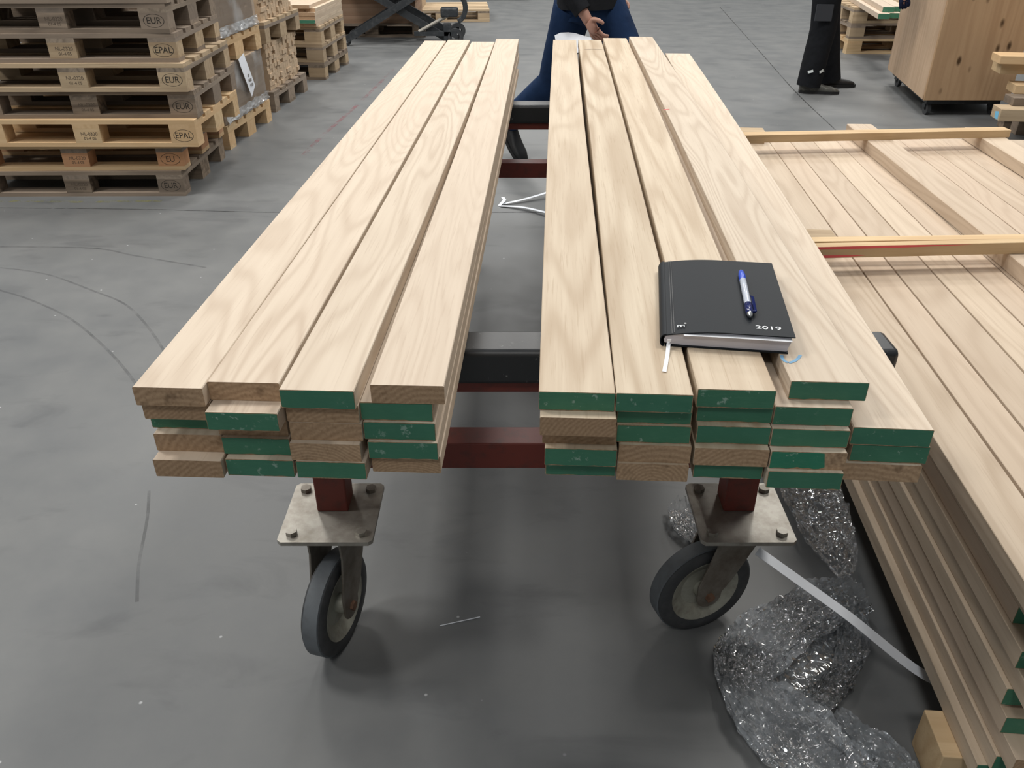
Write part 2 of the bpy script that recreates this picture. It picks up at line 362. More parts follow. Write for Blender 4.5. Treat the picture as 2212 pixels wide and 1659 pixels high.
# ------------------------------------------------------------------ boards
def board_mesh(w, L, t, bow=0.0, sag=0.0, ch=0.0011, nseg=14):
    mb = MB(); pr = [(ch, -t), (w - ch, -t), (w, -t + ch), (w, -ch), (w - ch, 0), (ch, 0), (0, -ch), (0, -t + ch)]
    v = []; k = 8
    for i in range(nseg + 1):
        s = i / nseg; bx = bow * 4 * s * (1 - s)
        for x, z in pr: v.append((x + bx, s * L, z))
    f = []
    for i in range(nseg):
        for q in range(k): r_ = (q + 1) % k; f.append((i * k + q, (i + 1) * k + q, (i + 1) * k + r_, i * k + r_))
    mb.add(v, f, 0); mb.add([v[i] for i in range(k)], [tuple(range(k))], 1); mb.add([v[nseg * k + i] for i in range(k)], [tuple(range(k))], 1)
    return mb
def wax(w, t, parent, m=None, x0=0.0, x1=1.0, ragged=0.0):
    """thin coat of sealing paint on the sawn end"""
    n = 10; e = 0.0006; top = []; bot = []
    for i in range(n + 1):
        s = x0 + (x1 - x0) * i / n; x = 0.0008 + s * (w - 0.0016)
        top.append((x, -0.0006 - random.random() * 0.0009)); bot.append((x, -t + 0.0008 + random.random() * (0.0016 + ragged)))
    if x1 < 1: top[-1] = (top[-1][0] - 0.004, top[-1][1]); 
    poly = bot + top[::-1]
    M = Matrix.Rotation(math.pi / 2, 4, 'X')      # xy -> xz, extrude toward -y
    mb = MB().prism([(x, z) for x, z in poly], 0.0001, e, 0, M)
    return mb.build('painted_end', m or GREEN, parent)
ZT = H - 0.556; BT = 0.0283; BW = 0.0955
LEN0 = 2.9
def heading(p, q): d = q - p; return math.atan2(-d.x, d.y)
stacks = {
 'left': [
  dict(far=(917, 88), rows=[(284.6, 836, 't', 'raw'), (314, 905, 'b', 'raw'), (330, 924, 'b', 'green'), (330.5, 937, 't', 'raw'), (329, 993, 't', 'raw')]),
  dict(far=(967, 86), rows=[(444.5, 824.5, 't', 'raw'), (441.6, 890, 't', 'green'), (474, 939, 'b', 'raw'), (477, 944, 't', 'green'), (486, 991, 't', 'green')]),
  dict(far=(1019, 90), rows=[(602, 841.5, 't', 'green'), (621.7, 911, 'b', 'raw'), (623.5, 912, 't', 'raw'), (624.5, 957, 't', 'raw'), (638, 996, 't', 'green')]),
  dict(far=(1072, 84), rows=[(799, 831, 't', 'raw'), (776.5, 868.6, 't', 'green'), (783.7, 911, 't', 'green'), (793.5, 953.6, 't', 'green'), (806, 1018.7, 'b', 'raw')]),
 ],
 'right': [
  dict(far=(1195, 86), rows=[(1164, 845.6, 't', 'green'), (1166.5, 901, 't', 'raw'), (1171, 957, 'b', 'raw'), (1177, 967.6, 't', 'green'), (1178, 1025, 'b', 'green')]),
  dict(far=(1249, 86), rows=[(1331.5, 849, 't', 'green'), (1331.5, 913.4, 'b', 'green'), (1333, 917, 't', 'green'), (1338, 960, 't', 'raw'), (1334, 1000.6, 't', 'raw')]),
  dict(far=(1303, 82), rows=[(1508, 840, 't', 'green'), (1502.5, 910, 'b', 'green'), (1507, 919, 't', 'green'), (1502, 967.6, 't', 'raw'), (1495.6, 1031, 'b', 'green')]),
  dict(far=(1359, 79), rows=[(1709.4, 823, 't', 'green'), (1675, 878, 't', 'green'), (1669.6, 925.6, 't', 'green'), (1667.3, 974.4, 't', 'part'), (1660.5, 1017.3, 't', 'green')]),
  dict(far=(1437, 115), top=2, rows=[(1843.7, 922.4, 't', 'green'), (1832.4, 996, 'b', 'green'), (1825.6, 1000, 't', 'raw')]),
 ]}
ordl = ['leftmost', 'second', 'third', 'fourth', 'rightmost']
lvl = {0: 'topmost', 1: 'second board down', 2: 'middle board', 3: 'fourth board down', 4: 'bottom board'}
bows = {('left', 0): 0.0, ('left', 1): 0.001, ('left', 2): 0.002, ('left', 3): 0.003, ('right', 0): -0.003, ('right', 1): 0.004, ('right', 2): 0.005, ('right', 3): 0.006, ('right', 4): 0.007}
topboards = {}
for side, cols in stacks.items():
    nc = len(cols)
    levels = {}
    for ci, c in enumerate(cols):
        k0 = c.get('top', 0)
        for ri, (px, py, ed, fin) in enumerate(c['rows']):
            k = k0 + ri; zt = ZT - k * BT; zz = zt if ed == 't' else zt - BT
            p = P(px, py, zz); p.z = zt
            if ri == 0:
                far = P(*c['far'], zt); rz = heading(p, far); L = (far - p).length; c['rz'] = rz; c['L'] = L
            else:
                rz = c['rz'] * 0.9 + 0.1 * R(-2.6); L = c['L'] + random.uniform(-0.07, 0.02)
            levels.setdefault(k, []).append([ci, k, p, rz, L, fin, ri, nc, len(c['rows'])])
    for k, bl in levels.items():
        WW = {'left': (0.0968, 0.0958, 0.0980, 0.0972), 'right': (0.0985, 0.0985, 0.1005, 0.1015, 0.1045)}[side]
        bl.sort(key=lambda b: b[2].x)
        # keep boards of one layer from cutting into each other
        ws_ = [WW[b[0]] - (0.002 if b[1] > 2 else 0) for b in bl]
        for i in range(1, len(bl)):
            gap = bl[i][2].x - bl[i - 1][2].x - 0.0008
            if gap < ws_[i - 1]: ws_[i - 1] = max(gap, 0.0925)
        for i in range(1, len(bl)):
            w = ws_[i - 1]; mn = bl[i - 1][2].x + w + 0.0008
            if bl[i][2].x < mn: bl[i][2].x = mn
            fx0 = bl[i - 1][2].x - math.sin(bl[i - 1][3]) * 2.8; fx1 = bl[i][2].x - math.sin(bl[i][3]) * 2.8
            if fx1 < fx0 + w + 0.001: bl[i][3] -= (fx0 + w + 0.001 - fx1) / 2.8
        for (ci, k, p, rz, L, fin, ri, nc_, nr), w in zip(bl, ws_):
            straight = (side == 'right' and ci < 3)
            bow = bows[(side, ci)] if ri == 0 else 0.0
            mb = board_mesh(w, L, BT - 0.0003, bow)
            o = mb.build('oak_board', [OAKS if straight else OAK, OAKE], None, p, (0, 0, rz))
            if side == 'right' and ci == 3 and ri == 0:
                o.rotation_euler = (0, 0, rz)
            endtxt = {'raw': 'brown-ended', 'green': 'green-ended', 'part': 'partly green-ended'}[fin]
            cn = ('leftmost', 'second from left', 'third from left', 'rightmost')[ci] if nc_ == 4 else ('leftmost', 'second from left', 'third from left', 'fourth from left', 'rightmost')[ci]
            rn_ = 'top board' if ri == 0 else 'bottom board' if ri == nr - 1 else {1: 'second board down', 2: 'third board down', 3: 'fourth board down'}[ri] if nr == 5 else 'middle board'
            tag(o, f'{endtxt} oak board, {rn_}, {cn} column, {side} stack', 'board', f'oak boards stacked on the {side} half of the cart')
            if fin == 'green': wax(w, BT, o)
            if fin == 'part': wax(w, BT, o, paintgreen('bright_green_wax', (0.03, 0.26, 0.15), (0.03, 0.20, 0.12)), 0.0, 0.74, 0.003)
            if ri == 0: topboards[(side, ci)] = (o, p, rz, L, w)

def on_board(key, pix, wd, m, name, dz=0.0003):
    o, p, rz, L, w = topboards[key]
    inv = (Matrix.Translation(p) @ Matrix.Rotation(rz, 4, 'Z')).inverted()
    pts = [inv @ P(x, y, p.z + dz) for x, y in pix]
    return MB().strip(sm(pts, 4), wd, th=0.0002).build(name, m, o)
on_board(('right', 3), [(1688, 767), (1691, 776), (1697, 781), (1702, 783)], 0.0045, BCRAY, 'crayon_mark')
on_board(('right', 3), [(1704, 784), (1716, 780), (1724, 774), (1729, 767)], 0.0045, BCRAY, 'crayon_mark')
on_board(('right', 3), [(1433, 237), (1446, 236)], 0.004, REDC, 'crayon_mark')
on_board(('right', 1), [(1262, 107), (1282, 106), (1301, 107)], 0.006, PENCIL, 'pencil_line')

# ------------------------------------------------------------------ lumber cart
A0 = 0.0
post_l = P(719, 1105, 0.331); post_r = P(1596, 1105, 0.331)
mid = (post_l + post_r) / 2
cart = empty('lumber_cart', (mid.x, mid.y + 0.03, 0), 0)
tag(cart, 'red and black steel lumber cart on large swivel casters under the oak boards', 'cart')
hw = (post_r - post_l).length / 2
Mi = (Matrix.Translation(cart.location) @ Matrix.Rotation(-A0, 4, 'Z')).inverted()
loc = lambda p: Mi @ p
WR = 0.115
ZB = ZT - 5 * BT                          # boards rest here
dn = loc(P(1085, 735, ZB)).y; dfar = loc(P(1150, 222, ZB)).y
ylow = loc(P(1596, 1105, 0.331)).y + 0.031; yfar = ylow + (dfar - dn)
xr = loc(P(1928, 735, ZB)).x
for nm, yc in (('near', ylow), ('far', yfar)):
    MB().box(-hw - 0.05, hw + 0.05, yc - 0.03, yc + 0.03, 0.44, 0.50).build('lower_crossbar', REDP, cart, bevel=0.003)
for nm, yc in (('near', dn), ('far', dfar)):
    MB().box(-xr + 0.13, xr - 0.02, yc - 0.025, yc + 0.025, ZB - 0.095, ZB - 0.07).build('top_crossbar', REDP, cart, bevel=0.003)
    MB().box(-xr + 0.11, xr, yc - 0.042, yc + 0.042, ZB - 0.070, ZB).build('rubber_pad', BLACKP, cart, smooth=True, bevel=0.010)
for sx in (-1, 1):
    MB().box(sx * hw - 0.03, sx * hw + 0.03, ylow + 0.03, yfar - 0.03, 0.44, 0.50).build('side_rail', REDP, cart, bevel=0.003)
    for yc in (ylow, yfar):
        MB().box(sx * hw - 0.032, sx * hw + 0.032, yc - 0.031, yc + 0.031, 0.331, 0.44).build('post', REDP, cart, bevel=0.003)
    for yc, yd in ((ylow, dn), (yfar, dfar)):
        MB().box(sx * hw - 0.025, sx * hw + 0.025, yd - 0.025, yd + 0.025, 0.50, ZB - 0.095).build('upright', REDP, cart, bevel=0.003)
def caster(cx, cy, ang, trail, ps=0.094, rz=0.0, ky=0.0):
    Mc = Matrix.Translation((cx, cy, 0)) @ Matrix.Rotation(rz, 4, 'Z')
    ch = 0.008; q = ps
    poly = [(-q + ch, -q), (q - ch, -q), (q, -q + ch), (q, q - ch), (q - ch, q), (-q + ch, q), (-q, q - ch), (-q, -q + ch)]
    pl = MB().prism(poly, 0.322, 0.331, 0, Mc).build('caster_plate', ZINC, cart)
    for sx in (-1, 1):
        for sy in (-1, 1):
            hx = [(0.0115 * math.cos(i * math.pi / 3 + sx * 0.4), 0.0115 * math.sin(i * math.pi / 3 + sx * 0.4)) for i in range(6)]
            c2 = Mc @ Matrix.Translation((sx * (q - 0.025), sy * (q - 0.025), 0))
            MB().prism(hx, 0.331, 0.340, 0, c2).build('bolt', FORK if sy > 0 else ZINC, pl)
    Mf = Matrix.Translation((cx, cy + ky, 0)) @ Matrix.Rotation(ang, 4, 'Z')     # local: +y back along rolling plane, +x axle
    fk = MB().lathe([(0.0, 0.322), (0.062, 0.322), (0.066, 0.312), (0.058, 0.298), (0.0, 0.298)], 32, 0, Mf)
    for sx in (-1, 1):
        x0, x1 = (0.034, 0.039) if sx > 0 else (-0.039, -0.034)
        prof = [(0.062, 0.300), (0.055, 0.255), (-trail + 0.052, 0.15)]
        for i in range(9): a = R(10 - i * 25); prof.append((-trail + 0.030 * math.cos(a), WR + 0.030 * math.sin(a)))
        prof += [(-trail - 0.030, 0.15), (-0.052, 0.25), (-0.055, 0.300)]
        Mp = Mf @ Matrix(((0, 0, 1, 0), (1, 0, 0, 0), (0, 1, 0, 0), (0, 0, 0, 1)))
        fk.prism(prof, x0, x1, 0, Mp)
    fk.box(-0.039, 0.039, -0.05, 0.06, 0.292, 0.300, 0, Mf)
    fk.build('fork', FORK, pl, bevel=0.001)
    Mw = Mf @ Matrix.Translation((0, -trail, WR)) @ Matrix.Rotation(math.pi / 2, 4, 'Y')
    h = 0.024
    MB().lathe([(0.080, -h + 0.003), (0.090, -h), (WR - 0.008, -h + 0.001), (WR - 0.003, -h + 0.005), (WR - 0.003, h - 0.005), (WR - 0.008, h - 0.001), (0.090, h), (0.080, h - 0.003)], 64, 0, Mw, True).build('tyre', [TYRE], pl, smooth=True)
    MB().lathe([(WR - 0.0045, -h + 0.006), (WR + 0.0001, -h + 0.008), (WR + 0.0001, h - 0.008), (WR - 0.0045, h - 0.006)], 64, 0, Mw, True).build('tread', [TREAD], pl, smooth=True)
    MB().lathe([(0.0, -0.030), (0.020, -0.030), (0.022, -0.008), (0.050, -0.005), (0.068, -0.017), (0.081, -0.023), (0.081, 0.023), (0.068, 0.017), (0.050, 0.005), (0.022, 0.008), (0.020, 0.030), (0.0, 0.030)], 48, 0, Mw).build('rim', RIM, pl, smooth=True)
    MB().tube((0, -trail, WR) and (-0.046, -trail, WR), (0.046, -trail, WR), 0.011, n=6, M=Mf).build('axle_bolt', RUST, pl)
yp = P(705, 1105, 0.331).y - cart.location.y
caster(-hw, yp, -R(16), 0.040)
caster(hw, yp, -R(71), 0.055, ky=0.030)
caster(-hw, yfar, -R(15), 0.065); caster(hw, yfar, -R(35), 0.065)

# ------------------------------------------------------------------ notebook and pen
zt = ZT + 0.0265
FLc, FRc, BLc = P(1431, 711, zt), P(1716, 722, zt), P(1434, 570, zt)
FRb = P(1676, 563, zt)
nbw = (FRc - FLc).length; nbl = (FRb - FRc).length * 0.99
nrz = -R(8.2)
nb = empty('notebook', (FLc.x, FLc.y, ZT + 0.0004), nrz)
tag(nb, 'black leatherette 2019 diary lying on the oak boards of the right half of the cart', 'notebook')
def prof_top(s):   # thickness of the book across its width
    return 0.0135 + (0.0262 - 0.0135) * (1 - (1 - min(1, s / 0.45)) ** 2.2)
n = 28; up = []; 
for i in range(n + 1):
    s = i / n; up.append((0.004 + s * (nbw - 0.004), 0.0265 if s > 0.5 else 0.0175 + (0.009) * (1 - (1 - s / 0.5) ** 2)))
th = 0.0016
def loft(path, y0, y1, name, m, closed_th=th):
    nrm = []; k = len(path)
    for i in range(k):
        a = Vector(path[max(i - 1, 0)]); b = Vector(path[min(i + 1, k - 1)]); t = (b - a).normalized(); nrm.append(Vector((t.y, -t.x)))
    outer = [Vector(p) for p in path]; inner = [Vector(p) + nn * closed_th for p, nn in zip(path, nrm)]
    poly = outer + inner[::-1]
    M = Matrix(((1, 0, 0, 0), (0, 0, 1, 0), (0, 1, 0, 0), (0, 0, 0, 1)))
    mb = MB(); k = len(outer); v = []
    for y in (y0, y1):
        v += [(p.x, y, p.y) for p in outer] + [(p.x, y, p.y) for p in inner]
    f = []
    for i in range(k - 1):
        f += [(i, i + 1, 2 * k + i + 1, 2 * k + i), (k + i, 3 * k + i, 3 * k + i + 1, k + i + 1), (i, k + i, k + i + 1, i + 1), (2 * k + i, 2 * k + i + 1, 3 * k + i + 1, 3 * k + i)]
    f += [(0, 2 * k, 3 * k, k), (k - 1, 2 * k - 1, 4 * k - 1, 3 * k - 1)]
    return mb.add(v, f).build(name, m, nb, smooth=True)
loft(up[::1], 0.0, nbl, 'front_cover', COVER)
sp_ = []
for i in range(13): a = R(90 + i * 15); sp_.append((0.0065 + 0.0072 * math.cos(a), 0.0085 + 0.0092 * math.sin(a)))
spine = loft(sp_[::-1][::-1], 0.0, nbl, 'spine', COVER)
MB().box(0.006, nbw - 0.006, 0.0, nbl, 0.0, 0.0016).build('back_cover', COVER, nb)
pg = [(0.0045, 0.0045), (0.012, 0.0028), (0.03, 0.0019), (nbw - 0.008, 0.0019)] + [(nbw - 0.006, 0.010), (nbw - 0.004, 0.016), (nbw - 0.0045, 0.0240)] + [(x, z - 0.0017) for x, z in up[::-1][2:-1]] + [(0.006, 0.0150), (0.0035, 0.009)]
MB().prism(pg, 0.0, 1.0, 0, Matrix(((1, 0, 0, 0), (0, 0, nbl - 0.007, 0.003), (0, 1, 0, 0), (0, 0, 0, 1)))).build('pages', PAGES, nb)
MB().strip([(0.03, 0.0012, 0.0200), (0.10, 0.0005, 0.0212), (nbw - 0.004, 0.0, 0.0214)], 0.010, th=0.0004).build('bent_page', WHITE, nb)
for x in (0.014, 0.017):
    MB().box(x - 0.0004, x + 0.0004, 0.001, nbl - 0.001, 0.0203 + (x - 0.014) * .4, 0.0206 + (x - 0.014) * .4).build('spine_groove', mat('groove_edge', (0.03, 0.032, 0.036), 0.4), nb)
rb = [P(1446, 733, ZT + 0.015), P(1444, 745, ZT + 0.006), P(1441, 770, ZT + 0.0012), P(1435, 803, ZT + 0.0012)]
Mn = (Matrix.Translation(nb.location) @ Matrix.Rotation(nrz, 4, 'Z')).inverted()
MB().strip(sm([Mn @ p for p in rb], 6), 0.0055, th=0.0004).build('ribbon_marker', WHITE, nb)
def nbp(x, y, z): return Mn @ P(x, y, z)
pc = nbp(1660, 709.5, zt); o = text('year_print', '2019', 0.0145, SILVER, nb, (pc.x, pc.y, 0.0267), (0, 0, 0), 0.0002, 1.25)
pc = nbp(1470, 705, zt - 0.003); text('emblem_print', 'E', 0.0150, SILVER, nb, (pc.x, pc.y, 0.0236), (R(7.7), 0, R(-90)), 0.0003, 1.0)
pc = nbp(1480, 700.5, zt - 0.003); MB().lathe([(0.0007, 0.0), (0.0016, 0.0), (0.0016, 0.0004), (0.0007, 0.0004)], 16, 0, Matrix.Translation((pc.x, pc.y, 0.0246)), True).build('emblem_print', SILVER, nb)

zp = zt + 0.0055
t0, t1 = P(1600, 583, zp), P(1621, 684, zp)
pen = empty('ballpoint_pen', (t0.x, t0.y, zt), 0)
tag(pen, 'ballpoint pen with blue grip and grey barrel lying on the black diary', 'pen')
dv = (t1 - t0); Lp = dv.length; dv.normalize()
Q = Matrix.Translation((0, 0, 0.0055)) @ dv.to_track_quat('Z', 'X').to_matrix().to_4x4()
r5 = 0.0054
MB().lathe([(0.0, 0.0), (0.0008, 0.0), (0.0022, 0.006), (0.0022, 0.007)], 20, 0, Q).build('tip', CHROME, pen, smooth=True)
MB().lathe([(0.0022, 0.005), (0.0040, 0.009), (r5, 0.022), (r5, 0.042), (0.0050, 0.043)], 24, 0, Q).build('grip', BLUE, pen, smooth=True)
MB().lathe([(0.0050, 0.042), (0.0052, 0.043), (0.0052, Lp * 0.76), (0.0050, Lp * 0.76 + .001)], 24, 0, Q).build('barrel', PENB, pen, smooth=True)
MB().lathe([(0.0050, Lp * 0.76), (0.0056, Lp * 0.765), (0.0056, Lp * 0.92), (0.0045, Lp * 0.94)], 24, 0, Q).build('cap', NAVY, pen, smooth=True)
MB().lathe([(0.0, Lp), (0.0030, Lp - 0.001), (0.0040, Lp - 0.005), (0.0046, Lp * 0.93), (0.0044, Lp * 0.92)], 24, 0, Q).build('push_button', CHROME, pen, smooth=True)
side = Vector((0, 0, 1)).cross(dv).normalized()
sgn = 1 if side.x > 0 else -1
c0 = dv * (Lp * 0.60) + side * sgn * 0.0072 + Vector((0, 0, 0.006)); c1 = dv * (Lp * 0.90) + side * sgn * 0.0080 + Vector((0, 0, 0.006))
MB().strip([c0, c0 + dv * 0.004 + side * sgn * 0.001, c1], 0.0045, up=(0.3, 0, 1), th=0.0016).build('clip', NAVY, pen)
MB().tube(c1 - side * sgn * 0.004, c1 + side * sgn * 0.001, 0.0022, n=10).build('clip_joint', NAVY, pen)

# ------------------------------------------------------------------ pile of boards on the right
A1 = math.atan2((1275 - 1106) / F, cp + (1069.5 / F) * sp)
ZB0 = 0.10
pb = P(1853, 1085, ZB0)          # a point under the lower left edge
e1 = Vector((math.sin(A1), math.cos(A1), 0)); n1 = Vector((math.cos(A1), -math.sin(A1), 0))
pile = Matrix.Translation(Vector((pb.x, pb.y, 0))) @ Matrix.Rotation(-A1, 4, 'Z')
pinv = pile.inverted()
LT = 0.039
zl = []; z = ZB0
for k in range(10):
    if k in (4, 8): z += 0.007
    zl.append(z); z += LT
ZP = z                          # top of the pile
yfarp = (pinv @ P(1700, 290, ZP)).y
ynear = (pinv @ P(2189, 1310, zl[7] + LT)).y
ynear2 = (pinv @ P(2190, 1551, zl[3] + LT)).y
ynear0 = (pinv @ P(2160, 1655, zl[1])).y
offs = [-0.012, 0.004, 0.010, 0.004, 0.000, 0.008, 0.003, 0.012, 0.006, 0.0]
ny = [ynear0, ynear0 - 0.01, ynear2 - 0.05, ynear2, ynear2 + 0.02, ynear - 0.12, ynear - 0.06, ynear, ynear - 0.16, ynear - 0.2]
PW = 0.092
cnt = 0
side_lbl = ['lowest', 'second lowest', 'third lowest', 'fourth from the floor', 'fifth from the floor', 'sixth from the floor', 'seventh from the floor', 'eighth from the floor', 'ninth from the floor']
for k in range(9):
    for j in range(3):
        y0 = ny[k] + (random.uniform(-0.06, 0.03) if j else 0); L = yfarp - y0 - random.uniform(0, 0.03)
        x0 = offs[k] + j * (PW + 0.0012)
        p = pile @ Vector((x0, y0, zl[k] + LT))
        o = board_mesh(PW, L, LT - 0.0004, 0.0).build('stacked_board', [OAKP, OAKE], None, p, (0, 0, -A1))
        green = (k, j) not in ((2, 0), (5, 1))
        if green: wax(PW, LT, o)
        jl = ('on the left face of', 'second in on', 'third in on')[j]
        tag(o, f'oak board, {side_lbl[k]} layer, {jl} the right pile', 'board', 'boards in the layers of the big pile')
nt = 19
xs = 0.0
tops = []
t0_, t1_ = pinv @ P(2115, 1100, ZP), pinv @ P(1762, 540, ZP)
sl0 = (t1_.x - t0_.x) / (t1_.y - t0_.y)
xfar = t1_.x + sl0 * (yfarp - t1_.y)
for j in range(nt):
    w = random.choice((0.088, 0.092, 0.098)); y0 = ny[9] - random.uniform(0, 0.1)
    yf = yfarp - random.uniform(0, 0.03); dl = math.atan(sl0) - 0.0022 * j
    L = (yf - y0) / math.cos(dl)
    p = pile @ Vector((xfar - math.tan(dl) * (yf - y0), y0, ZP))
    o = board_mesh(w, L, LT - 0.0004, 0.0).build('top_board', [OAKP, OAKE], None, p, (0, 0, -A1 - dl))
    pos = 'leftmost board' if j == 0 else '' + ('second', 'third', 'fourth', 'fifth', 'sixth', 'seventh', 'eighth', 'ninth', 'tenth', 'eleventh', 'twelfth', 'thirteenth', 'fourteenth', 'fifteenth', 'sixteenth', 'seventeenth', 'eighteenth', 'nineteenth')[j - 1] + ' board from the left edge'
    tag(o, f'planed oak {pos}, top layer of the right pile', 'board', 'top layer boards of the big pile')
    xfar += w + 0.0015
# squared bearers lying lengthways on top and the battens across them
def bearer(a, b, lab, w=0.105, h=0.048):
    qa, qb = P(*a, ZP), P(*b, ZP); e = (qb - qa).normalized(); rz = math.atan2(-e.x, e.y)
    qe = qb + e * 0.10; st = qa - e * 1.1; st.z = ZP + h
    o = board_mesh(w, (qe - st).length, h - 0.0003, 0.0, ch=0.002).build('squared_timber', [OAKP, OAKE], None, st, (0, 0, rz))
    tag(o, lab, 'timber', 'thick timbers lying lengthways on the big pile'); return o
bearer((2071, 500.5), (1840, 304.5), 'thick pale timber lying lengthways on the big pile, the one nearer the cart')
bearer((2212, 386), (2098, 313), 'thick pale timber with a knot, lying lengthways at the right of the big pile', w=0.10)
# short packer at the left end carrying the battens
for (xx, yy), lab in (((1632, 306), 'short wood packer under the left end of the far batten'), ((1775, 540), 'short wood packer under the left end of the red sprayed battens')):
    q = pinv @ P(xx, yy, ZP)
    o = MB().box(-0.06, 0.06, -0.065, 0.015, 0, 0.0475).build('wood_packer', [MID], None, pile @ Vector((q.x - 0.03, q.y + 0.03, ZP)), (0, 0, -A1))
    tag(o, lab, 'packer')
BZ = ZP + 0.048
def batten(x0, y0, x1, y1, wd, hh, lab, m=FRESH):
    p0, p1 = P(x0, y0, BZ + hh), P(x1, y1, BZ + hh); d = p1 - p0; L = d.length
    o = MB().box(0, L, 0, wd, 0, hh).build('batten', m, None, (p0.x, p0.y, BZ), (0, 0, math.atan2(d.y, d.x)), bevel=0.0015)
    return tag(o, lab, 'batten')
batten(1597, 293, 2185, 281, 0.055, 0.030, 'long pale batten across the far end of the big pile')
b1 = batten(1740, 522, 2330, 514, 0.036, 0.026, 'rear one of the two battens side by side across the middle of the pile')
b2 = batten(1752, 534, 2330, 521, 0.030, 0.034, 'front red-sprayed one of the two battens side by side across the pile')
for bb, x0, x1, y, z0 in ((b2, 0.0, 0.46, -0.0004, 0.026), (b2, 0.0, 0.16, -0.0004, 0.001)):
    MB().add([(x0, y, z0), (x1 * .55, y, z0 + .001), (x1, y, z0 + 0.005), (x1 * .6, y, z0 + 0.008), (x0, y, z0 + 0.008)], [(0, 1, 2, 3, 4)]).build('red_paint', REDC, bb)
# bearers under the pile
for yb, lab in ((ynear0 + 0.04, 'near wood block under the pile with scribbled handwriting'), (ynear0 + 1.3, 'dark middle wood block under the big pile'), (yfarp - 0.35, 'far wood block under the big pile')):
    o = MB().box(-0.045, 1.7, 0, 0.10, 0, ZB0 - 0.0005).build('pile_bearer', FRESH, None, pile @ Vector((0, yb, 0)), (0, 0, -A1), bevel=0.002)
    tag(o, lab, 'wood block')
    if yb < ynear0 + 0.5:
        text('handwriting', 'mn', 0.035, INKS, o, (0.02, -0.0004, 0.055), (R(90), 0, 0), 0.0002)
        text('handwriting', 'uf', 0.028, INKS, o, (0.06, -0.0004, 0.03), (R(90), 0, 0), 0.0002)

# ------------------------------------------------------------------ pallets
def pallet(mats, stamps=True, mark='EPAL'):
    mx, my, mb_ = mats
    r = empty('euro_pallet')
    bx = (-0.5275, 0.0, 0.5275); bw = (0.145, 0.145, 0.145); by = (-0.35, 0, 0.35); bd = (0.10, 0.145, 0.10)
    for y, d in zip(by, bd):
        MB().box(-0.6, 0.6, y - d / 2, y + d / 2, 0, 0.022).build('bottom_board', mx, r)
        for x, w in zip(bx, bw):
            b = MB().box(x - w / 2, x + w / 2, y - d / 2, y + d / 2, 0.022, 0.100).build('block', mb_, r)
            if stamps and y < 0 and x >= 0:
                if x > 0.1:
                    text('stamp', mark, 0.045, INK, b, (x, -0.4003, 0.061), (R(90), 0, 0), 0.0002, 0.95)
                    MB().lathe([(0.052, 0), (0.055, 0), (0.055, 0.0003), (0.052, 0.0003)], 28, 0, Matrix.Translation((x, -0.4, 0.061)) @ Matrix.Rotation(R(90), 4, 'X') @ Matrix.Diagonal((1, 0.6, 1, 1)), True).build('stamp_ring', INK, b)
                else:
                    text('stamp', 'NL-0320', 0.026, INKS, b, (x + 0.01, -0.4003, 0.070), (R(90), 0, 0), 0.0002)
                    text('stamp', '01-4 05', 0.022, INKS, b, (x + 0.01, -0.4003, 0.045), (R(90), 0, 0), 0.0002)
    for x, w in zip(bx, bw):
        MB().box(x - w / 2, x + w / 2, -0.4, 0.4, 0.100, 0.122).build('stringer_board', my, r)
    for y, w in ((-0.3275, 0.145), (-0.1625, 0.10), (0, 0.145), (0.1625, 0.10), (0.3275, 0.145)):
        MB().box(-0.6, 0.6, y - w / 2, y + w / 2, 0.122, 0.1438).build('deck_board', mx, r)
    return r
PV = {'old': ((OLD, OLDY, OLD), 'EUR'), 'mid': ((MID, OLDY, MID), 'EUR'), 'fresh': ((FRESH, FRESHY, FRESH), 'EPAL'), 'fresho': ((FRESH, OLDY, ORANGE), 'EU'), 'oldm': ((OLD, OLDY, MID), 'EPAL')}
protos = {}
def put_pallet(kind, x, y, z, rz, label, group=None, stamps=True):
    key = (kind, stamps)
    if key not in protos: protos[key] = r = pallet(PV[kind][0], stamps, PV[kind][1])
    else: r = copy_tree(protos[key])
    r.location = (x, y, z); r.rotation_euler = (0, 0, rz); tag(r, label, 'pallet', group); return r
# the tall stack at the left
c0 = P(400, 427, 0); cB = P(488, 347, 0)
lv = [('old', 398), ('fresho', 392), ('fresh', 432), ('old', 420), ('mid', 404), ('oldm', 377), ('old', 360), ('old', 350)]
plab = ['dark weathered pallet at the very bottom of the tall left stack', 'pallet with reddish blocks, second from the floor in the tall left stack', 'fresh yellow pallet stamped EPAL, third from the floor in the tall left stack', 'dark grey pallet right above the fresh yellow one in the left stack', 'brownish pallet stamped EUR, fifth from the floor in the left stack', 'pallet with paler blocks, sixth from the floor in the left stack', 'grey pallet second from the top of the tall left stack', 'grey pallet on the very top of the tall left stack']
rzA = R(0.6); PSC = 0.945
for i, (kd, px) in enumerate(lv):
    Yf = c0.y + 0.0
    zc = i * 0.144 * PSC
    px -= 7; 
    dd = Yf * cp + (H - (zc + 0.06)) * sp; xr_ = (px - 1106) / F * dd
    jr = rzA + R((0, 0.8, -0.7, 0.5, -0.4, 0.8, -0.5, 0.4)[i])
    pp_ = put_pallet(kd, xr_ - 0.6 * PSC, Yf + 0.4 + (0, 0.015, -0.02, 0.02, 0.0, 0.02, 0.03, 0.02)[i], zc, jr, plab[i], 'pallets in the tall left stack'); pp_.scale = (PSC,) * 3
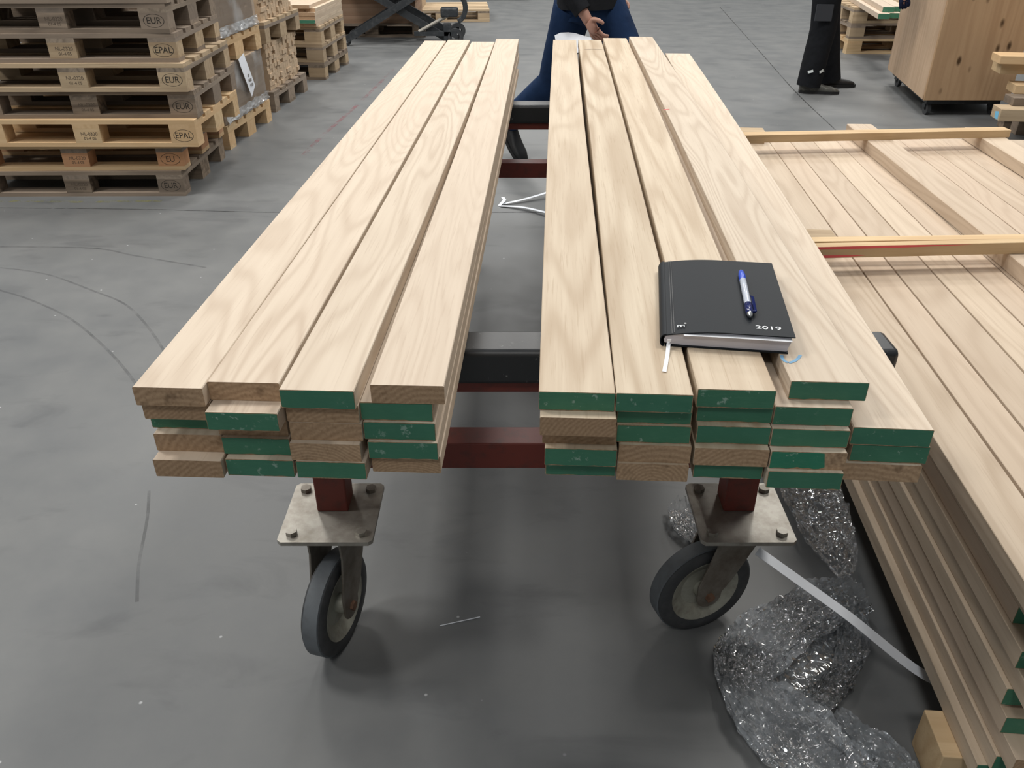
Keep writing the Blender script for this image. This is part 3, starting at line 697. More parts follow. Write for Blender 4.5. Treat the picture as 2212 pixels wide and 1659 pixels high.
# row along the aisle: the 0.8 m sides face it
rowdir = (P(751, 141) - P(497, 324)); rowang = math.atan2(-rowdir.x, rowdir.y)
def row_pallet(kind, near, z, label, group, dx=0.0, rz=0.0):
    p = P(*near, 0)
    M = Matrix.Translation(p) @ Matrix.Rotation(rowang + rz, 4, 'Z')
    c = M @ Vector((-0.6 + dx, 0.4, 0))
    o = put_pallet(kind, c.x, c.y, z, rowang + rz, label, group, False)
    return o, M
TH = 0.144
_, MBk = row_pallet('fresh', (499, 324), 0, 'pale pallet on the floor under the lower film-wrapped package', 'pallets under wrapped packages')
_, _ = row_pallet('fresh', (499, 324), 0.49, 'pale pallet between the two film-wrapped packages', 'pallets under wrapped packages')
def package(M, z0, z1, lab):
    r = empty('wrapped_package', M @ Vector((-0.59, 0.4, z0)), rowang)
    h = z1 - z0
    MB().box(-0.56, 0.575, -0.38, 0.375, -0.0125, h - 0.001).build('board_bundle', PKG, r, bevel=0.008)
    mb = MB(); n = 60
    ring = []
    X, Y_ = 0.582, 0.388
    per = [(-X, -Y_), (X, -Y_), (X, Y_), (-X, Y_)]
    pts = []
    for i in range(4):
        a, b = per[i], per[(i + 1) % 4]
        for j in range(n): s = j / n; pts.append((a[0] + (b[0] - a[0]) * s, a[1] + (b[1] - a[1]) * s))
    rows = 22; k = len(pts); v = []
    for r_ in range(rows + 1):
        zz = -0.0115 + (h + 0.0115) * r_ / rows
        for (x, y) in pts:
            nn = noise.noise(Vector((x * 6, y * 6, zz * 9 + z0))) * 0.006 + noise.noise(Vector((x * 2, y * 2 + zz * 30, zz * 40))) * 0.0025
            s = 1 + nn / 0.5; v.append((x * s, y * s, zz))
    f = [(r_ * k + i, r_ * k + (i + 1) % k, (r_ + 1) * k + (i + 1) % k, (r_ + 1) * k + i) for r_ in range(rows) for i in range(k)]
    mb.add(v, f).build('wrapping_film', FILMW, r, smooth=True)
    tag(r, lab, 'package', 'film-wrapped packages on pallets'); return r
PKG = wood('wrapped_boards', (0.60, 0.45, 0.31), (0.38, 0.26, 0.16), 'Y', 4, 0.5, 0.05, 0.2, 0.7)
pk1 = package(MBk, 0.157, 0.487, 'lower brown package wrapped in clear film with a white label strip')
pk2 = package(MBk, 0.647, 1.05, 'upper brown package wrapped in clear film, above the labelled one')
for k_, pk in enumerate((pk1, pk2)):      # gathered film along the lower edge on the aisle side
    mb = MB(); v = []; nu, nv_ = 90, 7
    for a in range(nu + 1):
        y = -0.385 + 0.77 * a / nu
        for b in range(nv_ + 1):
            zz = -0.004 + 0.060 * b / nv_; w_ = noise.noise(Vector((y * 22, b * 0.7, k_ * 9))) * 0.012
            v.append((0.597 + w_ + 0.004 * math.sin(b), y, zz + 0.010 * noise.noise(Vector((y * 12, 3 + k_, b * .4)))))
    f = [(a * (nv_ + 1) + b, (a + 1) * (nv_ + 1) + b, (a + 1) * (nv_ + 1) + b + 1, a * (nv_ + 1) + b + 1) for a in range(nu) for b in range(nv_)]
    mb.add(v, f).build('film_hem', HEM, pk, smooth=True)
lp = []
for i in range(9):
    s = i / 8; lp.append((0.600 + 0.006 * math.sin(s * 3), -0.02 + 0.12 * s ** 1.4, 0.345 - 0.24 * s))
lb = MB().strip([Vector(p) for p in lp], 0.105, up=(1, 0, 0), th=0.0006).build('paper_label', PAPER, pk1)
for i in range(3): text('label_print', ('10', '9600', '4100')[i], 0.028, INKS, pk1, (0.608, 0.035 + 0.018 * i, 0.215 - i * 0.032), (R(90), 0, R(90)), 0.0003)
_, MC = row_pallet('old', (597, 243), 0, 'grey pallet on the floor under the lower block of laths', 'pallets in the lath stack')
_, _ = row_pallet('mid', (597, 243), 0.475, 'pale pallet between the two blocks of stacked laths', 'pallets in the lath stack')
lath = MB().box(-1.1, 0, 0, 0.0485, 0, 0.0285)
protoL = None
NUM = ('first', 'second', 'third', 'fourth', 'fifth', 'sixth', 'seventh', 'eighth', 'ninth', 'tenth', 'eleventh', 'twelfth', 'thirteenth', 'fourteenth')
def laths(M, z0, rows, grp):
    global protoL
    for r_ in range(rows):
        for c_ in range(14):
            if protoL is None:
                mb = MB(); mb.box(-1.05, 0, 0, 0.0470, 0, 0.0284); protoL = mb.build('lath', [LATH]); o = protoL
            else: o = protoL.copy(); COL.objects.link(o)
            p = M @ Vector((-0.04 + random.choice((-0.014, -0.006, 0.0, 0.0, 0.0, 0.0, 0.003, 0.010)), 0.06 + c_ * 0.0497, z0 + r_ * 0.0286))
            o.location = p; o.rotation_euler = (0, 0, rowang); tag(o, f'lath end, {NUM[r_]} row up, {NUM[c_]} from the left, {grp[0]}', 'lath', grp[1])
laths(MC, 0.1442, 11, ('lower block of laths', 'laths in the lower stacked block'))
laths(MC, 0.6192, 8, ('upper block of laths', 'laths in the upper stacked block'))
for i in range(3):
    o_, MD = row_pallet(('oldm', 'mid', 'mid')[i], (704, 173), i * TH, ('bottom', 'middle', 'top')[i] + ' pallet of three under the oak planks at the far left', 'three pallets under oak planks', rz=R(0.5 * i))
for k in range(6):
    for j in range(5):
        w = 0.17; p = MD @ Vector((-0.08 - (j + 1) * (w + 0.002) + (0.06 if k < 5 else 0.02), 0.0 - random.uniform(0, 0.06), 0.4322 + (k + 1) * 0.0283))
        o = board_mesh(w, 0.86, 0.028, 0).build('short_plank', [OAKP, OAKE], None, p, (0, 0, rowang))
        tag(o, f'short oak plank, {NUM[k]} layer up, {NUM[j]} from the right, on the three pallets', 'plank', 'short oak planks on three pallets')
        if k == 1 and j == 0: wax(w, 0.028, o); tag(o, 'short oak plank with dark green end in the pile on three pallets', 'plank')

# ------------------------------------------------------------------ lift table, dark lumber behind it
Yb = 9.95
xl = PY(740, 80, Yb).x; xrr = PY(905, 80, Yb).x
pc_ = put_pallet('old', (xl + xrr) / 2 - 0.1, Yb + 0.42, 0, 0, 'dark pallet on the floor behind the black scissor lift', None, False)
for k in range(9):
    o = MB().box(-0.58, 0.5 , -0.38, 0.38, 0, 0.039).build('dark_plank_layer', DARKW, None, ((xl + xrr) / 2 - 0.1, Yb + 0.42, 0.1442 + k * 0.0395))
    tag(o, f'dark brown board, {("lowest", "second", "third", "fourth", "fifth", "sixth", "seventh", "eighth", "top")[k]} in the pile behind the scissor lift', 'board', 'dark boards behind the scissor lift')
p_ = P(955, 40, 0.0)
put_pallet('mid', P(940, 35, 0.14).x + 0.0, 11.6, 0, R(4), 'pale pallet far behind the scissor lift with its deck showing', None, False)
for k in range(7):
    o = MB().box(-0.045, 0.045, -0.3, 0.3, 0, 0.08).build('offcut', [LATH], None, (P(915, 18, 0.2).x - 0.2 + (k % 2) * 0.095, 11.5, 0.1442 + (k // 2) * 0.0805))
    tag(o, f'upright pale offcut on the far pallet, {NUM[k // 2]} level, {("left", "right")[k % 2]} one', 'offcut', 'offcuts on the far pallet')
sl = empty('scissor_lift', (0, 0, 0)); tag(sl, 'black scissor lift table with crossed arms in front of the dark lumber', 'lift table')
a0 = P(748, 86, 0.06); a1 = P(968, 84, 0.06)
Yl = a0.y
for dy in (0.0, 0.45):
    for (xa, xb, of) in ((a0.x, a1.x, 0.0), (a1.x, a0.x, 0.045)):
        pa = Vector((xa, Yl + dy + of, 0.06)); pbv = Vector((xb, Yl + dy + of, 0.66)); d = (pbv - pa).normalized(); q = Vector((-d.z, 0, d.x)) * 0.035
        mb = MB(); v = []
        for y in (-0.015, 0.015):
            for p in (pa - q, pbv - q, pbv + q, pa + q): v.append((p.x, p.y + y, p.z))
        mb.add(v, [(0, 1, 2, 3), (7, 6, 5, 4), (0, 4, 5, 1), (1, 5, 6, 2), (2, 6, 7, 3), (3, 7, 4, 0)])
        mb.build('scissor_arm', BLACKM, sl)
MB().tube(((a0.x + a1.x) / 2, Yl - 0.02, 0.36), ((a0.x + a1.x) / 2, Yl + 0.52, 0.36), 0.025).build('pivot', BLACKM, sl)
MB().box(a0.x - 0.1, a1.x + 0.15, Yl - 0.03, Yl + 0.53, 0.69, 0.75).build('platform', BLACKM, sl)
for y in (Yl - 0.02, Yl + 0.47):
    MB().box(a1.x - 0.35, a1.x + 0.1, y, y + 0.05, 0.10, 0.14).build('base_rail', BLACKM, sl)
MB().tube((a1.x - 0.30, Yl, 0.14), (a1.x + 0.02, Yl + 0.02, 0.30), 0.018, n=10).build('cylinder_strut', ZINC, sl)
for i, (wx, wy) in enumerate(((a1.x + 0.03, Yl), (a1.x + 0.03, Yl + 0.45), (a0.x, Yl), (a0.x, Yl + .45))):
    rr_ = 0.085 if i < 2 else 0.045
    MB().lathe([(rr_ * .5, -0.02), (rr_, -0.018), (rr_, 0.018), (rr_ * .5, 0.02)], 28, 0, Matrix.Translation((wx + (0.05 if i < 2 else 0), wy + 0.02, rr_)) @ Matrix.Rotation(R(90), 4, 'X') @ Matrix.Rotation(R(20), 4, 'Y'), True).build('wheel', TYRE, sl, smooth=True)
MB().box(a1.x - 0.04, a1.x + 0.04, Yl - 0.02, Yl + 0.04, 0.05, 0.22).build('wheel_bracket', BLACKM, sl, bevel=0.005)
hb = PY(985, 25, Yl)
MB().box(hb.x - 0.16, hb.x + 0.02, Yl - 0.04, Yl + 0.06, hb.z - 0.05, hb.z + 0.04).build('pump_housing', BLACKM, sl, bevel=0.015)
hp = []
for i in range(13): a = R(-80 + i * 14); hp.append(Vector((hb.x + 0.0 + 0.10 * math.cos(a), Yl, hb.z + 0.04 + 0.13 * math.sin(a))))
MB().strip(hp, 0.05, up=(0, -1, 0), th=0.05).build('pedal_loop', BLACKM, sl, bevel=0.008)
# dark machine foot at the far edge
o = MB().box(P(1000, 0).x - 0.2, P(1130, 0).x + 0.1, 13.65, 14.4, 0.02, 0.5)
o.box(P(1000, 0).x - 0.1, P(1000, 0).x, 13.7, 14.3, 0, 0.02).box(P(1130, 0).x - 0.1, P(1130, 0).x, 13.7, 14.3, 0, 0.02)
o = o.build('machine_base', BLACKM); tag(o, 'dark machine base on the floor at the far end of the hall', 'machine')

# ------------------------------------------------------------------ right background
# pallets with green-ended boards
q = P(1826, 118, 0)
for i in range(3):
    z = i * TH
    put_pallet(('fresh', 'oldm', 'mid')[i], q.x + 0.62, q.y + 0.42, z, R(-1), ('bottom', 'middle', 'top')[i] + ' pallet of the stack behind the standing person', 'pallets behind the standing person', False)
f0 = P(1897, 34, 0.46); g0 = P(1842, 0, 0.46)
rzb = math.atan2(-(g0.x - f0.x), (g0.y - f0.y))
for k in range(2):
    for j in range(2):
        p = Vector((f0.x, f0.y, 0.4325 + 0.045 * (k + 1))) + Vector((math.cos(rzb), math.sin(rzb), 0)) * (j * 0.105 + k * 0.05) + Vector((-math.sin(rzb), math.cos(rzb), 0)) * (k * 0.1 + j * .06)
        o = board_mesh(0.10, 2.4, 0.0445, 0).build('green_ended_board', [OAK, OAKE], None, p, (0, 0, rzb)); wax(0.10, 0.045, o)
        tag(o, f'pale board with green end, {("lower", "upper")[k]} {("left", "right")[j]} one of four on the pallets behind the cabinet', 'board', 'green-ended boards on the far pallets')
# pine cabinet on casters
zc = 0.115
c1 = P(1995, 217, zc); c2 = P(2180, 217, zc); c3 = P(1917, 149, zc)
cw = (c2 - c1).length; cdp = (c3 - c1).length
rzc = math.atan2((c2 - c1).y, (c2 - c1).x); lean = math.atan2((c3 - c1).x, (c3 - c1).y) 
cb = empty('pine_cabinet', (c1.x, c1.y, 0), rzc); tag(cb, 'knotty pine box cabinet on small black casters at the upper right', 'cabinet')
dx = (c3 - c1).x; ch_ = 1.02; Dp = (c3 - c1).y
Sh = Matrix(((1, dx / Dp, 0, 0), (0, 1, 0, 0), (0, 0, 1, 0), (0, 0, 0, 1)))
MB().box(0, cw, 0, 0.022, zc, ch_).build('front_panel', PINE, cb, bevel=0.002)
MB().box(0, 0.022, 0.0225, Dp, zc, ch_, 0, Sh).build('side_panel', wood('pale_pine', (0.60, 0.44, 0.30), (0.36, 0.22, 0.13), 'Z', 8, 0.6, 0.05, 0.3, 0.6, knots=3.0), cb)
MB().box(cw - 0.022, cw, 0.0225, Dp, zc, ch_, 0, Sh).build('side_panel', PINE, cb)
MB().box(0.0225, cw - 0.0225, Dp - 0.022, Dp, zc, ch_, 0, Sh).build('back_panel', PINE, cb)
MB().box(-0.01, cw + 0.01, -0.01, Dp + 0.01, ch_, ch_ + 0.025, 0, Sh).build('top_panel', PINE, cb)
MB().box(0.04, cw - 0.04, 0.05, Dp - 0.05, zc - 0.035, zc - 0.0005, 0, Sh).build('base_frame', BLACKM, cb)
for cx_, cy_ in ((0.06, 0.09), (cw - 0.08, 0.09), (0.08, Dp - 0.12), (cw - 0.08, Dp - 0.12)):
    x = cx_ + cy_ * dx / Dp
    b = MB().box(x - 0.022, x + 0.022, cy_ - 0.02, cy_ + 0.03, 0.05, zc - 0.036).build('caster', BLACKM, cb)
    MB().lathe([(0.015, -0.013), (0.042, -0.013), (0.042, 0.013), (0.015, 0.013)], 24, 0, Matrix.Translation((x, cy_ - 0.01, 0.042)) @ Matrix.Rotation(R(90), 4, 'Y'), True).build('wheel', TYRE, b, smooth=True)

# lumber at the right edge of the picture
Yg = 5.15
def edge_piece(pix, z, L, w, h, rz, m, lab, end=None):
    p = P(*pix, z + h)
    o = MB().box(0, L, 0, w, 0, h).build('rough_timber', m, None, (p.x, p.y, z), (0, 0, rz), bevel=0.003)
    tag(o, lab, 'timber'); return o
base = P(2186, 292, 0)
for yy, lab in ((0.0, 'near dark bearer under the timbers at the right edge'), (0.17, 'far dark bearer under the timbers at the right edge')):
    o = MB().box(0, 1.1, 0, 0.10, 0, 0.144).build('bearer', OLD, None, (base.x + 0.02, base.y + yy, 0), (0, 0, R(-6)), bevel=0.003); tag(o, lab, 'bearer')
z = 0.1445
o5 = edge_piece((2164, 236), z, 1.2, 0.15, 0.075, R(-8), MID, 'rough thick timber with light blue paint on its end, at the right edge')
MB().add([(-0.0006, 0.02, 0.006), (-0.0006, 0.075, 0.004), (-0.0006, 0.085, 0.045), (-0.0006, 0.03, 0.055)], [(0, 1, 2, 3)]).build('blue_paint', LBLUE, o5)
z += 0.0755; edge_piece((2192, 212), z, 1.1, 0.14, 0.05, R(-4), OLD, 'brown rough timber above the blue-ended one at the right edge')
z += 0.0505; edge_piece((2195, 184), z, 1.1, 0.16, 0.055, R(-10), FRESH, 'small pale timber in the middle of the right edge stack')
z += 0.0555
o = MB().box(0.12, 1.0, 0, 0.16, 0, 0.045).build('wood_packer', MID, None, (P(2195, 160, z).x, P(2195, 160, z).y - .05, z)); tag(o, 'wood packer between the timbers of the right edge stack', 'packer')
z += 0.0455; edge_piece((2166, 134), z, 1.2, 0.17, 0.075, R(-9), FRESH, 'broad pale yellow timber, lower of the top pair at the right edge')
z += 0.0755; edge_piece((2163, 121), z, 1.2, 0.17, 0.05, R(-9), FRESH, 'broad pale yellow timber on top of the pair at the right edge')

# ------------------------------------------------------------------ straps and film
def strap(name, pts, w, label, tw=None):
    q = sm([Vector(p) for p in pts], 10); o = MB().strip(q, w, up=tw or (0, 0, 1), th=0.0009).build(name, STRAP, smooth=True)
    return tag(o, label, 'strap')
strap('plastic_strap', [P(1636, 1190, 0.24), P(1720, 1250, 0.21), P(1834, 1332, 0.15), P(1940, 1418, 0.09), P(1990, 1454, 0.065), P(2030, 1473, 0.05), P(2110, 1500, 0.03)], 0.0215, 'white plastic strap slanting over the clear film at the lower right', (0.1, -0.45, 1))
s1 = [P(1215, 402, 0.04), P(1178, 417, 0.03), P(1130, 431, 0.015), P(1084, 441, 0.006)]
s2 = [P(1082, 445, 0.003), P(1130, 448, 0.012), P(1180, 459, 0.02), P(1225, 468, 0.02)]
mbs = MB().strip(sm(s1, 6), 0.020, th=0.0009).strip(sm(s2, 6), 0.020, th=0.0009).strip([P(1078, 445, 0.002), P(1090, 432, 0.022), P(1086, 426, 0.02)], 0.018, th=0.0009)
tag(mbs.build('bent_strap', STRAP), 'white plastic strap bent into a sharp V on the floor between the stacks', 'strap')

def crumple(name, path, widths, label, m, nv=70, seed=0, rise=0.05, fold=5.0, parent=None, twist=None, amp=1.0):
    pts = sm([Vector(p) for p in path], 16); k = len(pts)
    ws = []
    for i in range(k):
        s = i / (k - 1) * (len(widths) - 1); a = int(min(s, len(widths) - 2)); ws.append(widths[a] + (widths[a + 1] - widths[a]) * (s - a))
    # resample finely
    fine = []; fw = []
    for i in range(k - 1):
        for j in range(2): t = j / 2; fine.append(pts[i].lerp(pts[i + 1], t)); fw.append(ws[i] * (1 - t) + ws[i + 1] * t)
    fine.append(pts[-1]); fw.append(ws[-1]); k = len(fine); v = []; L = 0
    for i, p in enumerate(fine):
        if i: L += (p - fine[i - 1]).length
        t = (fine[min(i + 1, k - 1)] - fine[max(i - 1, 0)]).normalized(); sd = t.cross(Vector((0, 0, 1))).normalized()
        for j in range(nv):
            a = j / nv * 2 * math.pi; c, s_ = math.cos(a), math.sin(a)
            q = Vector((L * 7, c * 1.1 + seed, s_ * 1.1))
            r1 = noise.noise(q * 1.0) ; r2 = noise.noise(Vector((L * 18, c * 4 + seed, s_ * 4))); r3 = 1 - abs(noise.noise(Vector((L * 34, c * 9 + seed, s_ * 9)))) * 4
            r4 = 1 - abs(noise.noise(Vector((L * 12 + 5, c * 12 + seed, s_ * 12)))) * 4
            rad = 1 + (0.30 * r1 + 0.16 * r2 + 0.035 * r3 + 0.08 * r4) * amp
            hgt = rise * (0.55 + 0.45 * s_ * rad) + 0.012 * r2 * amp + 0.006 * r3 * amp
            pos = p + sd * (fw[i] / 2 * c * rad) + Vector((0, 0, hgt if p.z < 0.5 else s_ * rise * rad))
            pos.z = max(pos.z, 0.001 + 0.002 * (1 + r3)); v.append(pos)
    f = [(i * nv + j, i * nv + (j + 1) % nv, (i + 1) * nv + (j + 1) % nv, (i + 1) * nv + j) for i in range(k - 1) for j in range(nv)]
    o = MB().add(v, f).build(name, m, parent, smooth=False)
    o.data.shade_smooth(); o.data.set_sharp_from_angle(angle=R(28))
    if label: tag(o, label, 'plastic film')
    return o
fr = crumple('plastic_film', [P(1850, 1305), P(1770, 1330), P(1680, 1385), P(1615, 1440), P(1605, 1500), P(1655, 1560), P(1720, 1620), P(1780, 1680), P(1850, 1730)], [0.09, 0.115, 0.12, 0.12, 0.10, 0.15, 0.17, 0.16, 0.15], 'crumpled heap of clear plastic film on the floor at the lower right', FILM, nv=110, rise=0.055)
crumple('loose_fold', [P(1835, 1330), P(1838, 1400), P(1815, 1470), P(1765, 1530), P(1700, 1540)], [0.05, 0.06, 0.05, 0.05, 0.05], None, FILM, nv=60, seed=4, rise=0.035, parent=fr)
crumple('flat_fold', [P(1800, 1340), P(1740, 1430), P(1690, 1500), P(1720, 1570)], [0.13, 0.20, 0.18, 0.10], None, FILMD, nv=80, seed=9, rise=0.012, parent=fr)
crumple('flat_fold', [P(1800, 1560), P(1850, 1605), P(1905, 1640), P(1950, 1690)], [0.05, 0.07, 0.07, 0.06], None, FILM, nv=60, seed=12, rise=0.03, parent=fr)
crumple('dark_film', [P(1700, 990, 0.0), P(1738, 1080, 0.0), P(1778, 1180, 0.0), P(1820, 1255, 0.0)], [0.15, 0.15, 0.12, 0.05], 'thin clear film hanging loosely in the shadow between cart and pile', FILMD, nv=70, seed=20, rise=0.09, amp=0.8)
crumple('film_scrap', [P(1462, 1108), P(1478, 1150), P(1500, 1180)], [0.05, 0.055, 0.02], 'small clear film scrap on the floor beside the right front caster', FILM, nv=50, seed=31, rise=0.05)

# ------------------------------------------------------------------ people
SKIN = mat('skin', (0.50, 0.27, 0.20), 0.55); HAIR = mat('brown_hair', (0.05, 0.03, 0.02), 0.7)
def cloth(name, a, b, scale=25):
    m = mat(name, a, 0.9, spec=0.15); g = N(m); v, _ = g.coords((1, 1, 1)); n = g.noise(v, scale, 4, 0.6)
    g.l(g.mix(n, a, b), g.b.inputs['Base Color']); g.bump(g.noise(v, 9, 3), 0.5, 0.02); return m
JEANS = cloth('blue_denim', (0.006, 0.013, 0.034), (0.02, 0.05, 0.13), 5); DARKC = cloth('black_cotton', (0.010, 0.011, 0.013), (0.022, 0.023, 0.027))
WORKT = cloth('black_work_fabric', (0.006, 0.007, 0.008), (0.015, 0.016, 0.02)); REFL = mat('reflective_strip', (0.7, 0.75, 0.75), 0.3)
SHOE = worn('worn_shoe_leather', (0.07, 0.07, 0.062), (0.15, 0.15, 0.135), 0.6, 0, 30); SHOEB = mat('black_shoe_leather', (0.012, 0.012, 0.013), 0.5)
NAVYC = cloth('navy_jacket', (0.010, 0.014, 0.04), (0.02, 0.03, 0.07))
def skin_obj(name, joints, edges, m, parent, root=0, sub=2):
    me = bpy.data.meshes.new(name); me.from_pydata([j[0] for j in joints], edges, []); me.materials.append(m)
    o = bpy.data.objects.new(name, me); COL.objects.link(o); o.parent = parent
    md = o.modifiers.new('skin', 'SKIN'); md.use_smooth_shade = True; md.branch_smoothing = 0.4
    sv = me.skin_vertices[0].data
    for i, j in enumerate(joints):
        r = j[1]; sv[i].radius = r if isinstance(r, tuple) else (r, r); sv[i].use_root = (i == root)
    s = o.modifiers.new('sub', 'SUBSURF'); s.levels = sub; s.render_levels = sub
    return o
def shoe(parent, heel, yaw, m, pitch=0.0, L=0.29, name='shoe'):
    mb = MB(); secs = [(0.0, 0.030, 0.075), (0.03, 0.037, 0.10), (0.08, 0.038, 0.105), (0.13, 0.038, 0.085), (0.18, 0.046, 0.062), (0.235, 0.046, 0.052), (0.275, 0.034, 0.040), (0.292, 0.015, 0.024)]
    n = 16; v = []
    for x, hw_, h in secs:
        for i in range(n):
            a = 2 * math.pi * i / n; c, s = math.cos(a), math.sin(a)
            z = h / 2 + (abs(s) ** 0.7) * (1 if s > 0 else -1) * h / 2
            v.append((x * L / 0.292, hw_ * (abs(c) ** 0.75) * (1 if c > 0 else -1), z))
    f = [(i * n + j, i * n + (j + 1) % n, (i + 1) * n + (j + 1) % n, (i + 1) * n + j) for i in range(len(secs) - 1) for j in range(n)] + [tuple(range(n)), tuple(range((len(secs) - 1) * n, len(secs) * n))]
    mb.add(v, f); o = mb.build(name, m, parent, heel, (0, pitch, yaw), smooth=True)
    sb = MB(); v = []
    for x, hw_, h in secs:
        for y in (-hw_ - 0.003, hw_ + 0.003):
            for z in (0.0, 0.022): v.append((x * L / 0.292 * 1.01, y, z))
    k = len(secs); f = []
    for i in range(k - 1):
        a, b = 4 * i, 4 * i + 4; f += [(a, b, b + 1, a + 1), (a + 2, a + 3, b + 3, b + 2), (a, a + 2, b + 2, b), (a + 1, b + 1, b + 3, a + 3)]
    f += [(0, 1, 3, 2), (4 * k - 4, 4 * k - 2, 4 * k - 1, 4 * k - 3)]
    sb.add(v, f).build('sole', SHOEB, o); 
    return o
def person(name, org, yaw, J, label, legm, topm, shoem, hand=None, gloves=None, bump=0.0):
    """J: joint dict in (forward, left, up)"""
    r = empty(name, org, yaw); tag(r, label, 'person')
    g = lambda k: Vector(J[k])
    jt = []; ed = []; idx = {}
    def add(k, rad, par=None, pos=None):
        jt.append((tuple(pos if pos is not None else g(k)), rad)); idx[k] = len(jt) - 1
        if par: ed.append((idx[par], idx[k]))
    add('pelvis', (0.135, 0.10)); add('spine', (0.125, 0.095), 'pelvis'); add('chest', (0.155, 0.115), 'spine'); add('neckb', 0.055, 'chest'); add('neck', 0.055, 'neckb')
    hd = g('head'); fw = Vector((1, 0, 0))
    add('jaw', (0.062, 0.075), 'neck', hd + Vector((0.02, 0, -0.05))); add('head', (0.078, 0.092), 'jaw'); add('crown', (0.06, 0.07), 'head', hd + Vector((-0.01, 0, 0.085)))
    for s, sg in (('l', 1), ('r', -1)):
        add(s + 'sh', 0.062, 'chest'); add(s + 'el', 0.042, s + 'sh'); add(s + 'wr', 0.028, s + 'el')
        add(s + 'hip', 0.095, 'pelvis'); add(s + 'kn', 0.062, s + 'hip'); add(s + 'an', 0.040, s + 'kn')
        w = g(s + 'wr'); e = g(s + 'el'); d = (w - e).normalized(); d = (d + Vector(J.get(s + 'hd', (0, 0, 0)))).normalized()
        pn = Vector((0, sg, 0)); fwv = Vector((1, 0, 0)); fwv = (fwv - d * fwv.dot(d)).normalized(); pn = d.cross(fwv).normalized()
        add(s + 'pm', (0.040, 0.020), s + 'wr', w + d * 0.06)
        curl = -pn if (-pn).dot(Vector((0, -sg, 0))) > 0 else pn
        for i, (of, ln) in enumerate(((0.030, 0.072), (0.010, 0.082), (-0.010, 0.076), (-0.029, 0.060))):
            b0 = w + d * 0.095 + fwv * of; c = 0.45
            add(f'{s}f{i}a', 0.0105, s + 'pm', b0)
            add(f'{s}f{i}b', 0.0092, f'{s}f{i}a', b0 + (d + curl * c).normalized() * ln * 0.5)
            add(f'{s}f{i}c', 0.0080, f'{s}f{i}b', b0 + (d + curl * c).normalized() * ln * 0.5 + (d * 0.45 + curl).normalized() * ln * 0.42)
        tb = w + d * 0.03 + fwv * 0.035
        add(s + 't0', 0.014, s + 'pm', tb); add(s + 't1', 0.011, s + 't0', tb + (d * 0.7 + fwv * 0.6 + curl * 0.3).normalized() * 0.038); add(s + 't2', 0.009, s + 't1', tb + (d * 0.7 + fwv * 0.6 + curl * 0.3).normalized() * 0.038 + (d + curl * 0.6).normalized() * 0.028)
    body = skin_obj('body', jt, ed, SKIN, r)
    if gloves:
        for s in 'lr':
            ks = [s + 'wr', s + 'pm'] + [f'{s}f{i}{c}' for i in range(4) for c in 'abc'] + [s + 't0', s + 't1', s + 't2']
            im = {idx[k]: n_ for n_, k in enumerate(ks)}
            gj = [(jt[idx[k]][0], tuple(q + 0.0035 for q in (jt[idx[k]][1] if isinstance(jt[idx[k]][1], tuple) else (jt[idx[k]][1],) * 2))) for k in ks]
            skin_obj('glove', gj, [(im[a], im[b]) for a, b in ed if a in im and b in im], gloves, r)
    # face
    fc = [hd + Vector((0.088, 0.0, -0.012))]
    MB().add([hd + Vector(p) for p in ((0.075, 0, 0.025), (0.080, 0.014, -0.02), (0.080, -0.014, -0.02), (0.108, 0, -0.018))], [(0, 1, 3), (0, 3, 2), (1, 2, 3)]).build('nose', SKIN, r)
    for sg in (1, -1):
        MB().lathe([(0.0, -0.008), (0.006, -0.006), (0.009, 0.0), (0.006, 0.006), (0.0, 0.008)], 12, 0, Matrix.Translation(hd + Vector((0.069, sg * 0.031, 0.018)))).build('eye', WHITE, r, smooth=True)
        MB().lathe([(0.0, -0.03), (0.014, -0.02), (0.018, 0.0), (0.012, 0.025), (0.0, 0.032)], 12, 0, Matrix.Translation(hd + Vector((-0.005, sg * 0.086, 0.0))) @ Matrix.Diagonal((1, 0.4, 1, 1))).build('ear', SKIN, r, smooth=True)
    MB().box(hd.x + 0.078, hd.x + 0.088, -0.024 + hd.y, 0.024 + hd.y, hd.z - 0.058, hd.z - 0.050).build('mouth', mat('lips', (0.4, 0.15, 0.13), 0.5), r)
    hv = []; hf = []; n = 20
    for i in range(9):
        ph = i / 8 * R(105)
        for j in range(n):
            a = 2 * math.pi * j / n; x = -0.012 + 0.102 * math.sin(ph) * math.cos(a); y = 0.092 * math.sin(ph) * math.sin(a); zz = 0.03 + 0.108 * math.cos(ph)
            if math.cos(a) > 0.2: zz = max(zz, 0.055)
            hv.append(hd + Vector((x, y, zz)))
    hf = [(i * n + j, i * n + (j + 1) % n, (i + 1) * n + (j + 1) % n, (i + 1) * n + j) for i in range(8) for j in range(n)]
    MB().add(hv, hf).build('hair', HAIR, r, smooth=True)
    # clothes
    lerp = lambda a, b, t: g(a).lerp(g(b), t)
    def sweep(mb, rows, n=24, caps=(False, False)):
        v = []
        k = len(rows)
        for i, (c, rx, ry, ax) in enumerate(rows):
            c = Vector(c)
            if ax is None:
                t = (Vector(rows[min(i + 1, k - 1)][0]) - Vector(rows[max(i - 1, 0)][0])).normalized()
                a1 = (Vector((1, 0, 0)) - t * t.x).normalized(); a2 = t.cross(a1)
            else: a1, a2 = Vector((1, 0, 0)), Vector((0, 1, 0))
            for q in range(n):
                a = 2 * math.pi * q / n
                w_ = 1 + 0.05 * noise.noise(Vector((math.cos(a) * 2, math.sin(a) * 2, c.z * 14 + c.x * 9)))
                v.append(c + (a1 * math.cos(a) * rx + a2 * math.sin(a) * ry) * w_)
